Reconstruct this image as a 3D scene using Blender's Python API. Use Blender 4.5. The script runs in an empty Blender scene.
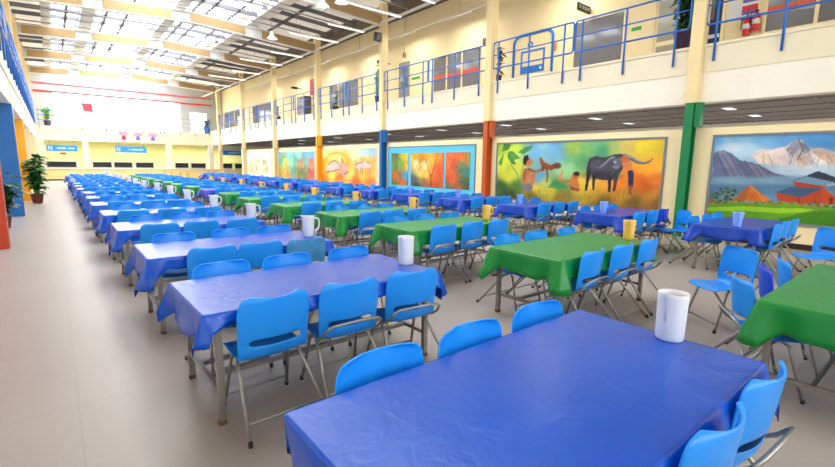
import bpy, bmesh, math, random
import numpy as np
from mathutils import Vector, Matrix

random.seed(7)
rng = np.random.default_rng(11)
scene = bpy.context.scene
col = scene.collection
PI = math.pi

# ------------------------------------------------------------------ camera
CF, CYAW, CPIT, CROL = 443.158, 0.685801, 0.154395, 0.0146044
EYE = Vector((0.0, 0.0, 1.65))
_cy, _sy, _cp, _sp = math.cos(CYAW), math.sin(CYAW), math.cos(CPIT), math.sin(CPIT)
FWD = Vector((_sy * _cp, _cy * _cp, -_sp))
_rt = Vector((_cy, -_sy, 0.0))
_up = _rt.cross(FWD)
RGT = math.cos(CROL) * _rt + math.sin(CROL) * _up
UPV = -math.sin(CROL) * _rt + math.cos(CROL) * _up
cam_d = bpy.data.cameras.new('camera')
cam = bpy.data.objects.new('camera', cam_d)
col.objects.link(cam)
cam_d.sensor_fit = 'HORIZONTAL'
cam_d.sensor_width = 36.0
cam_d.lens = CF * 36.0 / 835.0
cam_d.clip_end = 300
cam_d.clip_start = 0.02
cam.matrix_world = Matrix(((RGT.x, UPV.x, -FWD.x, EYE.x), (RGT.y, UPV.y, -FWD.y, EYE.y),
                           (RGT.z, UPV.z, -FWD.z, EYE.z), (0, 0, 0, 1)))
scene.camera = cam


# ------------------------------------------------------------------ colours and materials
def lin(c):
    c = c / 255.0
    return c / 12.92 if c <= 0.04045 else ((c + 0.055) / 1.055) ** 2.4


def rgb(r, g, b):
    return (lin(r), lin(g), lin(b), 1.0)


def mat(name, c, rough=0.5, metal=0.0, spec=0.5, var=0.0, vscale=3.0, bump=0.0, bscale=40.0,
        coat=0.0, emit=None, estr=0.0, stretch=None, detail=3.0):
    m = bpy.data.materials.new(name)
    m.use_nodes = True
    nt = m.node_tree
    b = nt.nodes['Principled BSDF']
    b.inputs['Base Color'].default_value = c
    b.inputs['Roughness'].default_value = rough
    b.inputs['Metallic'].default_value = metal
    b.inputs['Specular IOR Level'].default_value = spec
    b.inputs['Coat Weight'].default_value = coat
    if emit:
        b.inputs['Emission Color'].default_value = emit
        b.inputs['Emission Strength'].default_value = estr
    src = None
    if var or bump:
        tc = nt.nodes.new('ShaderNodeTexCoord')
        src = tc.outputs['Object']
        if stretch:
            mp = nt.nodes.new('ShaderNodeMapping')
            mp.inputs['Scale'].default_value = stretch
            nt.links.new(src, mp.inputs['Vector'])
            src = mp.outputs['Vector']
    if var:
        n = nt.nodes.new('ShaderNodeTexNoise')
        n.inputs['Scale'].default_value = vscale
        n.inputs['Detail'].default_value = detail
        nt.links.new(src, n.inputs['Vector'])
        r = nt.nodes.new('ShaderNodeValToRGB')
        r.color_ramp.elements[0].position = 0.3
        r.color_ramp.elements[1].position = 0.7
        r.color_ramp.elements[0].color = tuple(x * (1 - var) for x in c[:3]) + (1,)
        r.color_ramp.elements[1].color = tuple(min(1, x * (1 + var)) for x in c[:3]) + (1,)
        nt.links.new(n.outputs['Fac'], r.inputs['Fac'])
        nt.links.new(r.outputs['Color'], b.inputs['Base Color'])
    if bump:
        n2 = nt.nodes.new('ShaderNodeTexNoise')
        n2.inputs['Scale'].default_value = bscale
        n2.inputs['Detail'].default_value = 4
        nt.links.new(src, n2.inputs['Vector'])
        bp = nt.nodes.new('ShaderNodeBump')
        bp.inputs['Strength'].default_value = bump
        bp.inputs['Distance'].default_value = 0.02
        nt.links.new(n2.outputs['Fac'], bp.inputs['Height'])
        nt.links.new(bp.outputs['Normal'], b.inputs['Normal'])
    return m


def emis(name, c, s):
    m = bpy.data.materials.new(name)
    m.use_nodes = True
    nt = m.node_tree
    nt.nodes.remove(nt.nodes['Principled BSDF'])
    e = nt.nodes.new('ShaderNodeEmission')
    e.inputs['Color'].default_value = c
    e.inputs['Strength'].default_value = s
    nt.links.new(e.outputs[0], nt.nodes['Material Output'].inputs['Surface'])
    return m


def pane_mat(name, tint=(1, 1, 1, 1), clear=0.85):
    """a sheet that lets light straight through, with a little milky diffusion"""
    m = bpy.data.materials.new(name)
    m.use_nodes = True
    nt = m.node_tree
    nt.nodes.remove(nt.nodes['Principled BSDF'])
    t = nt.nodes.new('ShaderNodeBsdfTransparent')
    t.inputs['Color'].default_value = tint
    d = nt.nodes.new('ShaderNodeBsdfTranslucent')
    d.inputs['Color'].default_value = tint
    mx = nt.nodes.new('ShaderNodeMixShader')
    mx.inputs[0].default_value = 1 - clear
    nt.links.new(t.outputs[0], mx.inputs[1])
    nt.links.new(d.outputs[0], mx.inputs[2])
    nt.links.new(mx.outputs[0], nt.nodes['Material Output'].inputs['Surface'])
    return m


def canvas_mat():
    m = bpy.data.materials.new('painted_canvas')
    m.use_nodes = True
    nt = m.node_tree
    b = nt.nodes['Principled BSDF']
    a = nt.nodes.new('ShaderNodeVertexColor')
    a.layer_name = 'paint'
    nt.links.new(a.outputs['Color'], b.inputs['Base Color'])
    b.inputs['Roughness'].default_value = 0.45
    b.inputs['Specular IOR Level'].default_value = 0.3
    return m


def floor_mat():
    m = mat('pale_resin_floor', rgb(158, 147, 140), rough=0.36, spec=0.5, var=0.03, vscale=0.5)
    nt = m.node_tree
    b = nt.nodes['Principled BSDF']
    ramp = b.inputs['Base Color'].links[0].from_node
    tc = nt.nodes.new('ShaderNodeTexCoord')
    # large square tiles with hairline joints
    br = nt.nodes.new('ShaderNodeTexBrick')
    br.offset = 0.0
    br.inputs['Color1'].default_value = (1, 1, 1, 1)
    br.inputs['Color2'].default_value = (0.99, 0.99, 0.99, 1)
    br.inputs['Mortar'].default_value = (0.88, 0.87, 0.86, 1)
    br.inputs['Scale'].default_value = 1.0
    br.inputs['Mortar Size'].default_value = 0.004
    br.inputs['Mortar Smooth'].default_value = 0.3
    br.inputs['Brick Width'].default_value = 1.2
    br.inputs['Row Height'].default_value = 1.2
    nt.links.new(tc.outputs['Object'], br.inputs['Vector'])
    mx = nt.nodes.new('ShaderNodeMix')
    mx.data_type = 'RGBA'
    mx.blend_type = 'MULTIPLY'
    mx.inputs[0].default_value = 1.0
    nt.links.new(ramp.outputs['Color'], mx.inputs[6])
    nt.links.new(br.outputs['Color'], mx.inputs[7])
    nt.links.new(mx.outputs[2], b.inputs['Base Color'])
    return m


def cloth_mat(name, c, rough):
    m = mat(name, c, rough=rough, spec=0.42, var=0.08, vscale=2.0)
    nt = m.node_tree
    b = nt.nodes['Principled BSDF']
    tc = nt.nodes.new('ShaderNodeTexCoord')
    n1 = nt.nodes.new('ShaderNodeTexNoise')
    n1.inputs['Scale'].default_value = 7.0
    n1.inputs['Detail'].default_value = 4
    n1.inputs['Distortion'].default_value = 1.6
    nt.links.new(tc.outputs['Object'], n1.inputs['Vector'])
    bp = nt.nodes.new('ShaderNodeBump')
    bp.inputs['Strength'].default_value = 0.12
    bp.inputs['Distance'].default_value = 0.03
    nt.links.new(n1.outputs['Fac'], bp.inputs['Height'])
    nt.links.new(bp.outputs['Normal'], b.inputs['Normal'])
    return m


M = {}
M['floor'] = floor_mat()
M['cream'] = mat('cream_wall_paint', rgb(250, 230, 182), 0.6, var=0.03, vscale=0.6)
M['white'] = mat('white_wall_paint', rgb(246, 242, 230), 0.6, var=0.02, vscale=0.6)
M['fascia'] = mat('ivory_fascia_paint', rgb(246, 238, 222), 0.5, var=0.03, vscale=0.8)
M['kerb'] = mat('ivory_kerb_paint', rgb(236, 224, 196), 0.55, var=0.03, vscale=0.8)
M['pillar'] = mat('cream_pillar_paint', rgb(238, 214, 160), 0.5, var=0.04, vscale=1.0)
M['p_green'] = mat('green_pillar_paint', rgb(0, 124, 72), 0.4)
M['p_orange'] = mat('rust_orange_pillar_paint', rgb(196, 84, 28), 0.4)
M['p_red'] = mat('brick_red_pillar_paint', rgb(192, 60, 24), 0.4)
M['p_blue'] = mat('blue_pillar_paint', rgb(20, 100, 168), 0.4)
M['p_yellow'] = mat('amber_pillar_paint', rgb(252, 172, 20), 0.4)
M['tan'] = mat('tan_beam_cladding', rgb(178, 146, 102), 0.6, var=0.06, vscale=2.0)
M['steel_w'] = mat('white_painted_steel', rgb(226, 224, 220), 0.4)
M['purlin'] = mat('pale_grey_purlin', rgb(104, 104, 112), 0.5)
M['steel_g'] = mat('grey_painted_steel', rgb(140, 140, 146), 0.4)
M['clad'] = mat('pale_grey_cladding', rgb(168, 168, 172), 0.5)
M['steel_d'] = mat('dark_grey_steel', rgb(92, 88, 88), 0.5)
M['roof'] = mat('greige_metal_roof_lining', rgb(214, 206, 192), 0.5, bump=0.25, bscale=6, stretch=(6, 0.2, 1))
def through_lit(m, c):
    nt = m.node_tree
    t = nt.nodes.new('ShaderNodeBsdfTranslucent')
    t.inputs['Color'].default_value = c
    a = nt.nodes.new('ShaderNodeAddShader')
    nt.links.new(nt.nodes['Principled BSDF'].outputs[0], a.inputs[0])
    nt.links.new(t.outputs[0], a.inputs[1])
    nt.links.new(a.outputs[0], nt.nodes['Material Output'].inputs['Surface'])


through_lit(M['roof'], (0.066, 0.060, 0.051, 1))       # translucency added so the sky brightens the dark sheeting
M['roof_d'] = mat('shaded_brown_roof_lining', rgb(96, 82, 72), 0.7)  # darker copy of the roof lining, shade by the right wall put into colour
M['soffit'] = mat('grey_soffit_tiles', rgb(112, 106, 112), 0.6, var=0.12, vscale=1.5)
M['rail'] = mat('blue_painted_rail', rgb(34, 108, 200), 0.35)
M['rail_g'] = mat('taupe_painted_rail', rgb(150, 136, 130), 0.4)
M['chair'] = mat('sky_blue_plastic', rgb(26, 142, 238), 0.34, spec=0.45)
M['chair_r'] = mat('royal_blue_plastic', rgb(12, 66, 206), 0.34, spec=0.45)
M['chair_t'] = mat('dusty_teal_blue_plastic', rgb(62, 138, 190), 0.6, var=0.2, vscale=12)
M['chrome'] = mat('grey_steel_tube', rgb(160, 156, 152), 0.32, metal=0.6, var=0.08, vscale=14)
M['tleg'] = mat('brushed_steel_leg', rgb(150, 144, 138), 0.4, metal=0.5, var=0.12, vscale=8)
M['rust'] = mat('rusty_foot', rgb(112, 74, 50), 0.8)
M['ttop'] = mat('grey_laminate', rgb(196, 194, 190), 0.4)
M['c_blue'] = cloth_mat('royal_blue_vinyl_cloth', rgb(0, 78, 192), 0.27)
M['c_navy'] = cloth_mat('deep_blue_vinyl_cloth', rgb(0, 58, 172), 0.30)
M['c_green'] = cloth_mat('green_vinyl_cloth', rgb(6, 128, 50), 0.34)
M['c_violet'] = cloth_mat('violet_blue_vinyl_cloth', rgb(62, 62, 190), 0.36)
M['jug_w'] = mat('white_plastic_jug', rgb(226, 226, 230), 0.35)
M['jug_y'] = mat('yellow_plastic_jug', rgb(255, 196, 96), 0.35)
M['jug_b'] = mat('pale_blue_plastic_jug', rgb(132, 176, 255), 0.35)
M['frame_g'] = mat('grey_picture_moulding', rgb(120, 128, 140), 0.4)
M['frame_w'] = mat('pale_picture_moulding', rgb(238, 226, 196), 0.5)
M['cyan'] = mat('cyan_board', rgb(92, 202, 236), 0.5)
M['canvas'] = canvas_mat()
M['glass_d'] = mat('dark_reflecting_glass', rgb(118, 116, 120), 0.08, spec=0.6)
M['glass_g'] = mat('grey_green_glass', rgb(166, 164, 142), 0.1, spec=0.6)
M['navy'] = mat('navy_door_paint', rgb(32, 42, 80), 0.5)
M['orange_band'] = mat('orange_band', rgb(226, 84, 40), 0.5)
M['red'] = mat('red_enamel', rgb(214, 28, 30), 0.3)
M['black'] = mat('black_plastic', rgb(24, 22, 24), 0.4)
M['paper'] = mat('white_paper', rgb(236, 234, 236), 0.7)
M['poster_b'] = mat('violet_poster_band', rgb(120, 100, 176), 0.6)
M['pink'] = mat('pink_print', rgb(232, 150, 180), 0.6)
M['exit'] = mat('green_exit_sign', rgb(60, 170, 70), 0.5)
M['leaf'] = mat('green_leaf', rgb(58, 128, 52), 0.4, var=0.35, vscale=9)
M['leaf_d'] = mat('dark_green_leaf', rgb(40, 78, 34), 0.4, var=0.4, vscale=9)
M['leaf_l'] = mat('light_green_leaf', rgb(110, 190, 70), 0.4, var=0.2, vscale=9)
M['pot_b'] = mat('brown_clay_pot', rgb(120, 56, 40), 0.6)
M['pot_p'] = mat('dark_purple_pot', rgb(60, 40, 72), 0.4)
M['pot_bl'] = mat('blue_pot', rgb(50, 110, 180), 0.4)
M['soil'] = mat('soil', rgb(58, 44, 34), 0.9)
M['sign'] = mat('azure_sign_board', rgb(40, 140, 232), 0.4)
M['sign_t'] = mat('pale_sign_lettering', rgb(186, 222, 252), 0.5)
M['counter'] = mat('cream_yellow_counter_front', rgb(242, 218, 150), 0.5, var=0.05, vscale=1.0)
M['wtop'] = mat('pale_worktop', rgb(242, 240, 230), 0.35)
M['serv'] = mat('pale_lime_servery_wall', rgb(236, 236, 160), 0.6, var=0.04, vscale=0.7)
M['inox'] = mat('stainless_steel', rgb(190, 192, 196), 0.3, metal=0.8)
M['skirt'] = mat('dark_brown_skirting', rgb(44, 34, 30), 0.5)
M['duct'] = mat('white_fabric_duct', rgb(232, 228, 218), 0.6)
M['sky_pane'] = pane_mat('translucent_roof_sheet', (0.97, 0.985, 1.0, 1), 0.86)
M['win_pane'] = pane_mat('window_glass', (0.97, 0.99, 1.0, 1), 0.92)
M['lamp'] = emis('lamp_glow', (1, 0.97, 0.9, 1), 9.0)
M['lamp_t'] = emis('tube_glow', (1, 0.98, 0.94, 1), 1.2)
M['lamp_s'] = emis('soffit_lamp_glow', (0.9, 0.95, 1, 1), 0.8)


# ------------------------------------------------------------------ mesh builder
class MB:
    def __init__(self):
        self.v, self.f, self.mi, self.sm = [], [], [], []

    def add(self, vs, fs, m=0, smooth=False):
        o = len(self.v)
        self.v += [tuple(p) for p in vs]
        for f in fs:
            self.f.append(tuple(i + o for i in f))
            self.mi.append(m)
            self.sm.append(smooth)
        return self

    def box(self, a, b, m=0):
        (x0, y0, z0), (x1, y1, z1) = a, b
        x0, x1 = min(x0, x1), max(x0, x1)
        y0, y1 = min(y0, y1), max(y0, y1)
        z0, z1 = min(z0, z1), max(z0, z1)
        vs = [(x0, y0, z0), (x1, y0, z0), (x1, y1, z0), (x0, y1, z0), (x0, y0, z1), (x1, y0, z1), (x1, y1, z1), (x0, y1, z1)]
        fs = [(0, 3, 2, 1), (4, 5, 6, 7), (0, 1, 5, 4), (1, 2, 6, 5), (2, 3, 7, 6), (3, 0, 4, 7)]
        return self.add(vs, fs, m)

    def prism(self, pts, axis, a0, a1, m=0):
        """pts: outline in the two other axes (in order), extruded along axis from a0 to a1"""
        n = len(pts)

        def P(p, a):
            return {'x': (a, p[0], p[1]), 'y': (p[0], a, p[1]), 'z': (p[0], p[1], a)}[axis]
        vs = [P(p, a0) for p in pts] + [P(p, a1) for p in pts]
        fs = [tuple(range(n))[::-1], tuple(range(n, 2 * n))]
        fs += [(i, (i + 1) % n, n + (i + 1) % n, n + i) for i in range(n)]
        return self.add(vs, fs, m)

    def tube(self, pts, r, n=8, m=0, closed=False, caps=True):
        pts = [Vector(p) for p in pts]
        k = len(pts)
        rs = r if isinstance(r, (list, tuple)) else [r] * k
        vs, fs = [], []
        nrm = None
        for i, p in enumerate(pts):
            if closed:
                t = (pts[(i + 1) % k] - pts[i - 1]).normalized()
            elif i == 0:
                t = (pts[1] - p).normalized()
            elif i == k - 1:
                t = (p - pts[i - 1]).normalized()
            else:
                t = ((pts[i + 1] - p).normalized() + (p - pts[i - 1]).normalized()).normalized()
            if nrm is None:
                a = Vector((0, 0, 1)) if abs(t.z) < 0.9 else Vector((1, 0, 0))
                nrm = t.cross(a).normalized()
            else:
                nrm = (nrm - t * nrm.dot(t)).normalized()
            bn = t.cross(nrm)
            for j in range(n):
                q = 2 * PI * j / n
                vs.append(p + rs[i] * (math.cos(q) * nrm + math.sin(q) * bn))
        for i in range(k if closed else k - 1):
            for j in range(n):
                a, b = i * n + j, i * n + (j + 1) % n
                c, d = ((i + 1) % k) * n + (j + 1) % n, ((i + 1) % k) * n + j
                fs.append((a, b, c, d))
        self.add(vs, fs, m, True)
        if caps and not closed:
            o = len(self.v) - len(vs)
            self.f += [tuple(o + j for j in range(n))[::-1], tuple(o + (k - 1) * n + j for j in range(n))]
            self.mi += [m, m]
            self.sm += [False, False]
        return self

    def lathe(self, prof, c=(0, 0, 0), n=24, m=0, cap=True):
        vs, fs = [], []
        for r, z in prof:
            for j in range(n):
                q = 2 * PI * j / n
                vs.append((c[0] + r * math.cos(q), c[1] + r * math.sin(q), c[2] + z))
        k = len(prof)
        for i in range(k - 1):
            for j in range(n):
                fs.append((i * n + j, i * n + (j + 1) % n, (i + 1) * n + (j + 1) % n, (i + 1) * n + j))
        self.add(vs, fs, m, True)
        if cap:
            o = len(self.v) - len(vs)
            self.f += [tuple(o + j for j in range(n))[::-1], tuple(o + (k - 1) * n + j for j in range(n))]
            self.mi += [m, m]
            self.sm += [False, False]
        return self

    def mesh(self, name, mats):
        me = bpy.data.meshes.new(name)
        me.from_pydata(self.v, [], self.f)
        for mm in (mats if isinstance(mats, (list, tuple)) else [mats]):
            me.materials.append(mm)
        me.polygons.foreach_set('material_index', self.mi)
        me.polygons.foreach_set('use_smooth', self.sm)
        me.update()
        return me

    def build(self, name, mats, parent=None, loc=None):
        o = bpy.data.objects.new(name, self.mesh(name, mats))
        col.objects.link(o)
        if parent is not None:
            o.parent = parent
        if loc is not None:
            o.location = loc
        return o


def tag(o, label=None, cat=None, group=None, kind=None):
    if label:
        o['label'] = label
    if cat:
        o['category'] = cat
    if group:
        o['group'] = group
    if kind:
        o['kind'] = kind
    return o


def empty(name, loc=(0, 0, 0), rz=0.0):
    o = bpy.data.objects.new(name, None)
    o.empty_display_size = 0.2
    col.objects.link(o)
    o.location = loc
    o.rotation_euler = (0, 0, rz)
    return o


KIDS = {}


def kids_of(o):
    if o.name not in KIDS:
        KIDS[o.name] = list(o.children)
    return KIDS[o.name]


def copy_tree(o, parent=None):
    ch = list(o.children)
    c = o.copy()
    col.objects.link(c)
    if parent is not None:
        c.parent = parent
    for x in ch:
        copy_tree(x, c)
    return c


def struct(name, mb, m, label=None, parent=None):
    o = mb.build(name, m, parent)
    if parent is None:
        o['kind'] = 'structure'
        o['label'] = label
    return o


def link_mesh(name, me, parent=None):
    o = bpy.data.objects.new(name, me)
    col.objects.link(o)
    if parent is not None:
        o.parent = parent
    return o


def bake(me, mods):
    """evaluate modifiers once and return the finished mesh"""
    o = bpy.data.objects.new('proto', me)
    col.objects.link(o)
    for typ, kw in mods:
        md = o.modifiers.new(typ.lower(), typ)
        for k, v in kw.items():
            setattr(md, k, v)
    dg = bpy.context.evaluated_depsgraph_get()
    r = bpy.data.meshes.new_from_object(o.evaluated_get(dg))
    bpy.data.objects.remove(o)
    for p in r.polygons:
        p.use_smooth = True
    return r


# ------------------------------------------------------------------ the hall: dimensions
XL, XR = -0.74, 11.9            # lines of the left pillars and of the right balcony edge
XM = 12.0                       # face of the partition that carries the murals
XU = 13.6                       # face of the upper wall behind the right balcony
YF = 45.0                       # face of the far balcony and counter
YB = -8.0                       # end of the hall behind the viewer
Z1, ZM, Z2 = 3.17, 3.85, 4.47   # balcony underside, fascia joint, balcony floor
PY = [4.3 + 6.38 * k for k in range(-1, 7)]   # pillar lines


def zr(x):                      # shallow gable of the roof
    return 0.32 * (1 - abs(x - 5.6) / 6.3)


# floor
struct('floor', MB().box((-8, YB, -0.1), (18, 50, 0)), M['floor'], 'pale grey pinkish resin floor of the hall')

NO_LIGHTS = 2          # the two bays nearest the near end have no roof lights
# ---- ceiling: opaque strips with openings that hold translucent sheets
ZR = 8.62
open_x = [(0.6, 1.6), (2.2, 4.85), (5.45, 8.05)]
edges_x = [-4.0]
for a, b in open_x:
    edges_x += [a, b]
edges_x += [12.0, XU + 0.2]
cm = MB()


def roof_strip(mb, x0, x1, y0, y1, m=0):
    xs = [x0] + ([5.6] if x0 < 5.6 < x1 else []) + [x1]
    for p, q in zip(xs[:-1], xs[1:]):
        za, zb = ZR + zr(p), ZR + zr(q)
        mb.add([(p, y0, za), (q, y0, zb), (q, y1, zb), (p, y1, za)], [(0, 3, 2, 1)], m)


bays = [(YB, PY[0])] + [(PY[i], PY[i + 1]) for i in range(len(PY) - 1)] + [(PY[-1], 48.0)]
for i in range(0, len(edges_x) - 1):
    x0, x1 = edges_x[i], edges_x[i + 1]
    if (x0, x1) in open_x:
        for bi, (a, b) in enumerate(bays):
            if bi < NO_LIGHTS:
                roof_strip(cm, x0, x1, a, b)
                continue
            roof_strip(cm, x0, x1, a, a + 0.16)
            roof_strip(cm, x0, x1, b - 0.16, b)
    else:
        roof_strip(cm, x0, x1, YB, 48.0, 1 if x0 > 10 else 0)
struct('ceiling', cm, [M['roof'], M['roof_d']], 'greige metal roof lining with rows of bright roof lights')
nw = 0
for i, (a, b) in enumerate(bays[NO_LIGHTS:]):
    for (x0, x1) in open_x:
        pm = MB()
        xs = [x0] + ([5.6] if x0 < 5.6 < x1 else []) + [x1]
        for p, q in zip(xs[:-1], xs[1:]):
            za, zb = ZR + zr(p) + 0.03, ZR + zr(q) + 0.03
            pm.add([(p, a + 0.16, za), (q, a + 0.16, zb), (q, b - 0.16, zb), (p, b - 0.16, za)], [(0, 3, 2, 1)])
        nw += 1
        struct('window_%d' % nw, pm, M['sky_pane'], 'translucent roof light sheet in the ceiling')

# ---- roof beams at the pillar lines: steel flanges with tan cladding panels between the ducts
SEG = [(-0.6, 1.5), (2.2, 4.7), (5.5, 7.95), (8.8, XR - 0.2)]
for k, y in enumerate(PY):
    rb = empty('trim_beam_%d' % (k + 1), (0, y, 0))
    rb['kind'] = 'structure'
    rb['label'] = 'tan clad roof beam running across the hall'
    st = MB()
    for x0, x1 in ((XL, 5.6), (5.6, XR)):
        za, zb = zr(x0), zr(x1)
        for z0, z1, hw in ((7.62, 7.66, 0.10), (8.06, 8.10, 0.10), (7.66, 8.06, 0.02)):
            st.prism([(x0, z0 + za), (x1, z0 + zb), (x1, z1 + zb), (x0, z1 + za)], 'y', -hw, hw)
    st.build('beam_flange', M['steel_w'], rb)
    for x0, x1 in SEG:
        pts = [(x0, 7.665 + zr(x0))] + ([(5.6, 7.665 + zr(5.6))] if x0 < 5.6 < x1 else []) + [(x1, 7.665 + zr(x1))]
        pts += [(x1, 8.055 + zr(x1))] + ([(5.6, 8.055 + zr(5.6))] if x0 < 5.6 < x1 else []) + [(x0, 8.055 + zr(x0))]
        MB().prism(pts, 'y', -0.09, 0.09).build('cladding_panel', M['tan'], rb)

# ---- purlins across the hall between the beams, and dark ties along it
for i, (a, b) in enumerate(bays[1:-1]):
    n = 5
    for j in range(1, n):
        y = a + (b - a) * j / n
        pm = MB()
        for x0, x1 in ((XL - 0.1, 5.6), (5.6, XR + 0.1)):
            za, zb = zr(x0), zr(x1)
            pm.prism([(x0, 8.24 + za), (x1, 8.24 + zb), (x1, 8.42 + zb), (x0, 8.42 + za)], 'y', y - 0.03, y + 0.03)
        struct('trim_purlin_%d' % (i * 4 + j), pm, M['purlin'], 'thin grey purlin under the roof')
    tm = MB()
    for x in (1.1, 2.6, 3.4, 5.75, 6.3, 7.3, 9.4):
        tm.box((x - 0.05, a + 0.1, 8.28 + zr(x)), (x + 0.05, b - 0.1, 8.38 + zr(x)))
    struct('trim_tie_%d' % (i + 1), tm, M['steel_d'], 'dark steel ties along the roof')

for i, (a, b) in enumerate(bays[2:-1]):
    pm = MB()
    for f in (0.3, 0.7):
        y = a + (b - a) * f
        pm.tube([(XL, y, 7.86), (5.6, y, 8.14), (XR - 0.2, y, 7.86)], 0.028, 6)
        for x in (1.2, 4.2, 7.2, 10.0):
            pm.tube([(x, y, 7.9 + zr(x) * 0.8), (x, y, 8.3 + zr(x))], 0.014, 5)
    struct('trim_pipe_%d' % (i + 1), pm, M['steel_g'], 'thin grey service pipes hung across the hall')

# eaves tube along the right pillars
struct('trim_eaves', MB().tube([(XR - 0.25, YB + 0.1, 7.72), (XR - 0.25, 47.0, 7.72)], 0.06, 8), M['steel_w'],
       'white eaves tube along the right hand pillars')

# ---- air ducts: flat, laid over the beams
for x, hw, lab in ((0.35, 0.16, 'narrow pale air duct nearest the left pillars'), (1.9, 0.26, 'pale air duct between the left pillars and the ridge'),
                   (5.15, 0.24, 'pale air duct by the ridge of the roof'), (8.4, 0.26, 'pale air duct nearest the right balcony')):
    d = empty('air_duct', (x, 0, 0))
    tag(d, lab, 'duct', 'air ducts under the roof')
    z = 8.25 + zr(x)
    MB().box((-hw, 6.0, z), (hw, 44.2, z + 0.22)).build('duct_body', M['duct'], d)
    cl = MB()
    for y in np.arange(7.5, 44, 1.6):
        cl.box((-hw - 0.015, float(y), z - 0.012), (hw + 0.015, float(y) + 0.05, z + 0.23))
    cl.build('joint_collars', M['steel_g'], d)

# ---- right hand pillars
PCOL = ['p_yellow', 'p_green', 'p_orange', 'p_blue', 'p_yellow', 'pillar', 'pillar', 'pillar']
PNAM = ['amber', 'green', 'rust orange', 'blue', 'amber', 'cream', 'cream', 'cream']
for k, y in enumerate(PY):
    p = empty('pillar', (XR, y, 0))
    p['kind'] = 'structure'
    p['label'] = 'steel pillar of the right balcony with %s lower part' % PNAM[k]
    um = MB()
    um.box((-0.20, -0.13, Z1), (0.10, 0.13, 8.55))
    um.box((-0.23, -0.15, 7.35), (0.12, 0.15, 7.5))
    um.build('upper_shaft', M['pillar'], p)
    lm = MB()
    # H section: two flanges and a web
    lm.box((-0.20, -0.095, 0.0), (-0.18, 0.095, Z1))
    lm.box((0.05, -0.095, 0.0), (0.07, 0.095, Z1))
    lm.box((-0.18, -0.02, 0.0), (0.05, 0.02, Z1))
    lm.box((-0.15, -0.24, 2.62), (0.03, -0.095, Z1))
    lm.build('painted_shaft', M[PCOL[k]], p)

# ---- left hand pillars, deep fins painted below the balcony
LCOL = {1: ('p_orange', 11.15), 2: ('p_blue', 17.3), 3: ('p_yellow', 23.6)}
LY = [-1.6, 4.8, 11.15, 17.3, 23.6, 29.8, 36.2, 42.5]
LC = ['p_green', 'p_yellow', 'p_red', 'p_blue', 'p_yellow', 'pillar', 'pillar', 'pillar']
for k, y in enumerate(LY):
    p = empty('pillar', (XL, y, 0))
    p['kind'] = 'structure'
    p['label'] = 'pillar of the left balcony'
    MB().box((-0.30, -0.16, Z1), (0.0, 0.16, 8.55)).build('upper_shaft', M['pillar'], p)
    MB().box((-0.62, -0.16, 0), (0.0, 0.16, Z1)).build('painted_shaft', M[LC[k]], p)

# ---- right balcony
bm = MB()
bm.box((XR, YB, Z1), (XR + 0.35, 47.4, ZM), 0)
bm.box((XR - 0.02, YB, ZM), (XR + 0.3, 47.4, Z2 - 0.06), 1)
bm.box((XR - 0.05, YB, Z2 - 0.06), (XR + 0.3, 47.4, Z2), 1)
bm.box((XR + 0.3, YB, Z2 - 0.3), (XU, 47.4, Z2 - 0.04), 1)
struct('floor_balcony_right', bm, [M['fascia'], M['kerb']], 'ivory edge and floor of the right balcony')
sm = MB()
sm.box((XR + 0.35, YB, Z1), (18, 50, Z1 + 0.08))
so = struct('ceiling_under_balcony', sm, M['soffit'], 'grey tiled ceiling behind the mural partition')
tg = MB()
for x in np.arange(12.6, 18, 1.2):
    tg.box((x - 0.02, YB, Z1 - 0.012), (x + 0.02, 44.0, Z1))
for y in np.arange(YB + 0.6, 44, 1.2):
    tg.box((12.3, y - 0.02, Z1 - 0.011), (18, y + 0.02, Z1 - 0.001))
struct('trim_soffit_grid', tg, M['steel_d'], 'dark ceiling grid behind the mural partition')
# upper wall of the right balcony with openings filled by doors and windows
struct('wall_upper_right', MB().box((XU, YB, Z2 - 0.3), (XU + 0.2, 48, 8.56)), M['cream'], 'cream upper wall behind the right balcony')
struct('wall_behind_partition', MB().box((17.8, YB, 0), (18, 50, Z1)), M['white'], 'white wall far behind the mural partition')

# ---- mural partition
struct('wall_right', MB().box((XM, YB, 0), (XM + 0.14, 37.4, 2.6)), M['cream'], 'cream partition that carries the murals')
struct('baseboard_right', MB().box((XM - 0.015, YB, 0), (XM, 37.4, 0.12)), M['skirt'], 'dark skirting along the mural partition')

# ---- left balcony and wall below it
bm = MB()
bm.box((XL - 0.35, YB, Z1), (XL - 0.02, 47.4, ZM), 0)
bm.box((XL - 0.3, YB, ZM), (XL + 0.01, 47.4, Z2), 1)
bm.box((-4, YB, Z1), (XL - 0.35, 47.4, Z2 - 0.04), 1)
struct('floor_balcony_left', bm, [M['fascia'], M['kerb']], 'ivory edge and floor of the left balcony')
lw = MB()
lw.box((-4.2, YB, 0), (-4, 50, 1.9))
lw.box((-4.2, YB, 2.8), (-4, 50, Z1))
for y in np.arange(YB, 50, 3.19):
    lw.box((-4.2, y, 1.9), (-4, y + 0.5, 2.8))
struct('wall_left', lw, M['white'], 'white outer wall beyond the left pillars with a band of windows')
nw += 1
struct('window_%d' % nw, MB().box((-4.12, YB, 1.9), (-4.1, 50, 2.8)), M['win_pane'], 'band of windows in the outer wall beyond the left pillars')
struct('wall_upper_left', MB().box((-4.2, YB, Z2 - 0.3), (-4, 48, 8.5)), M['cream'], 'cream upper wall of the left balcony')

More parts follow.
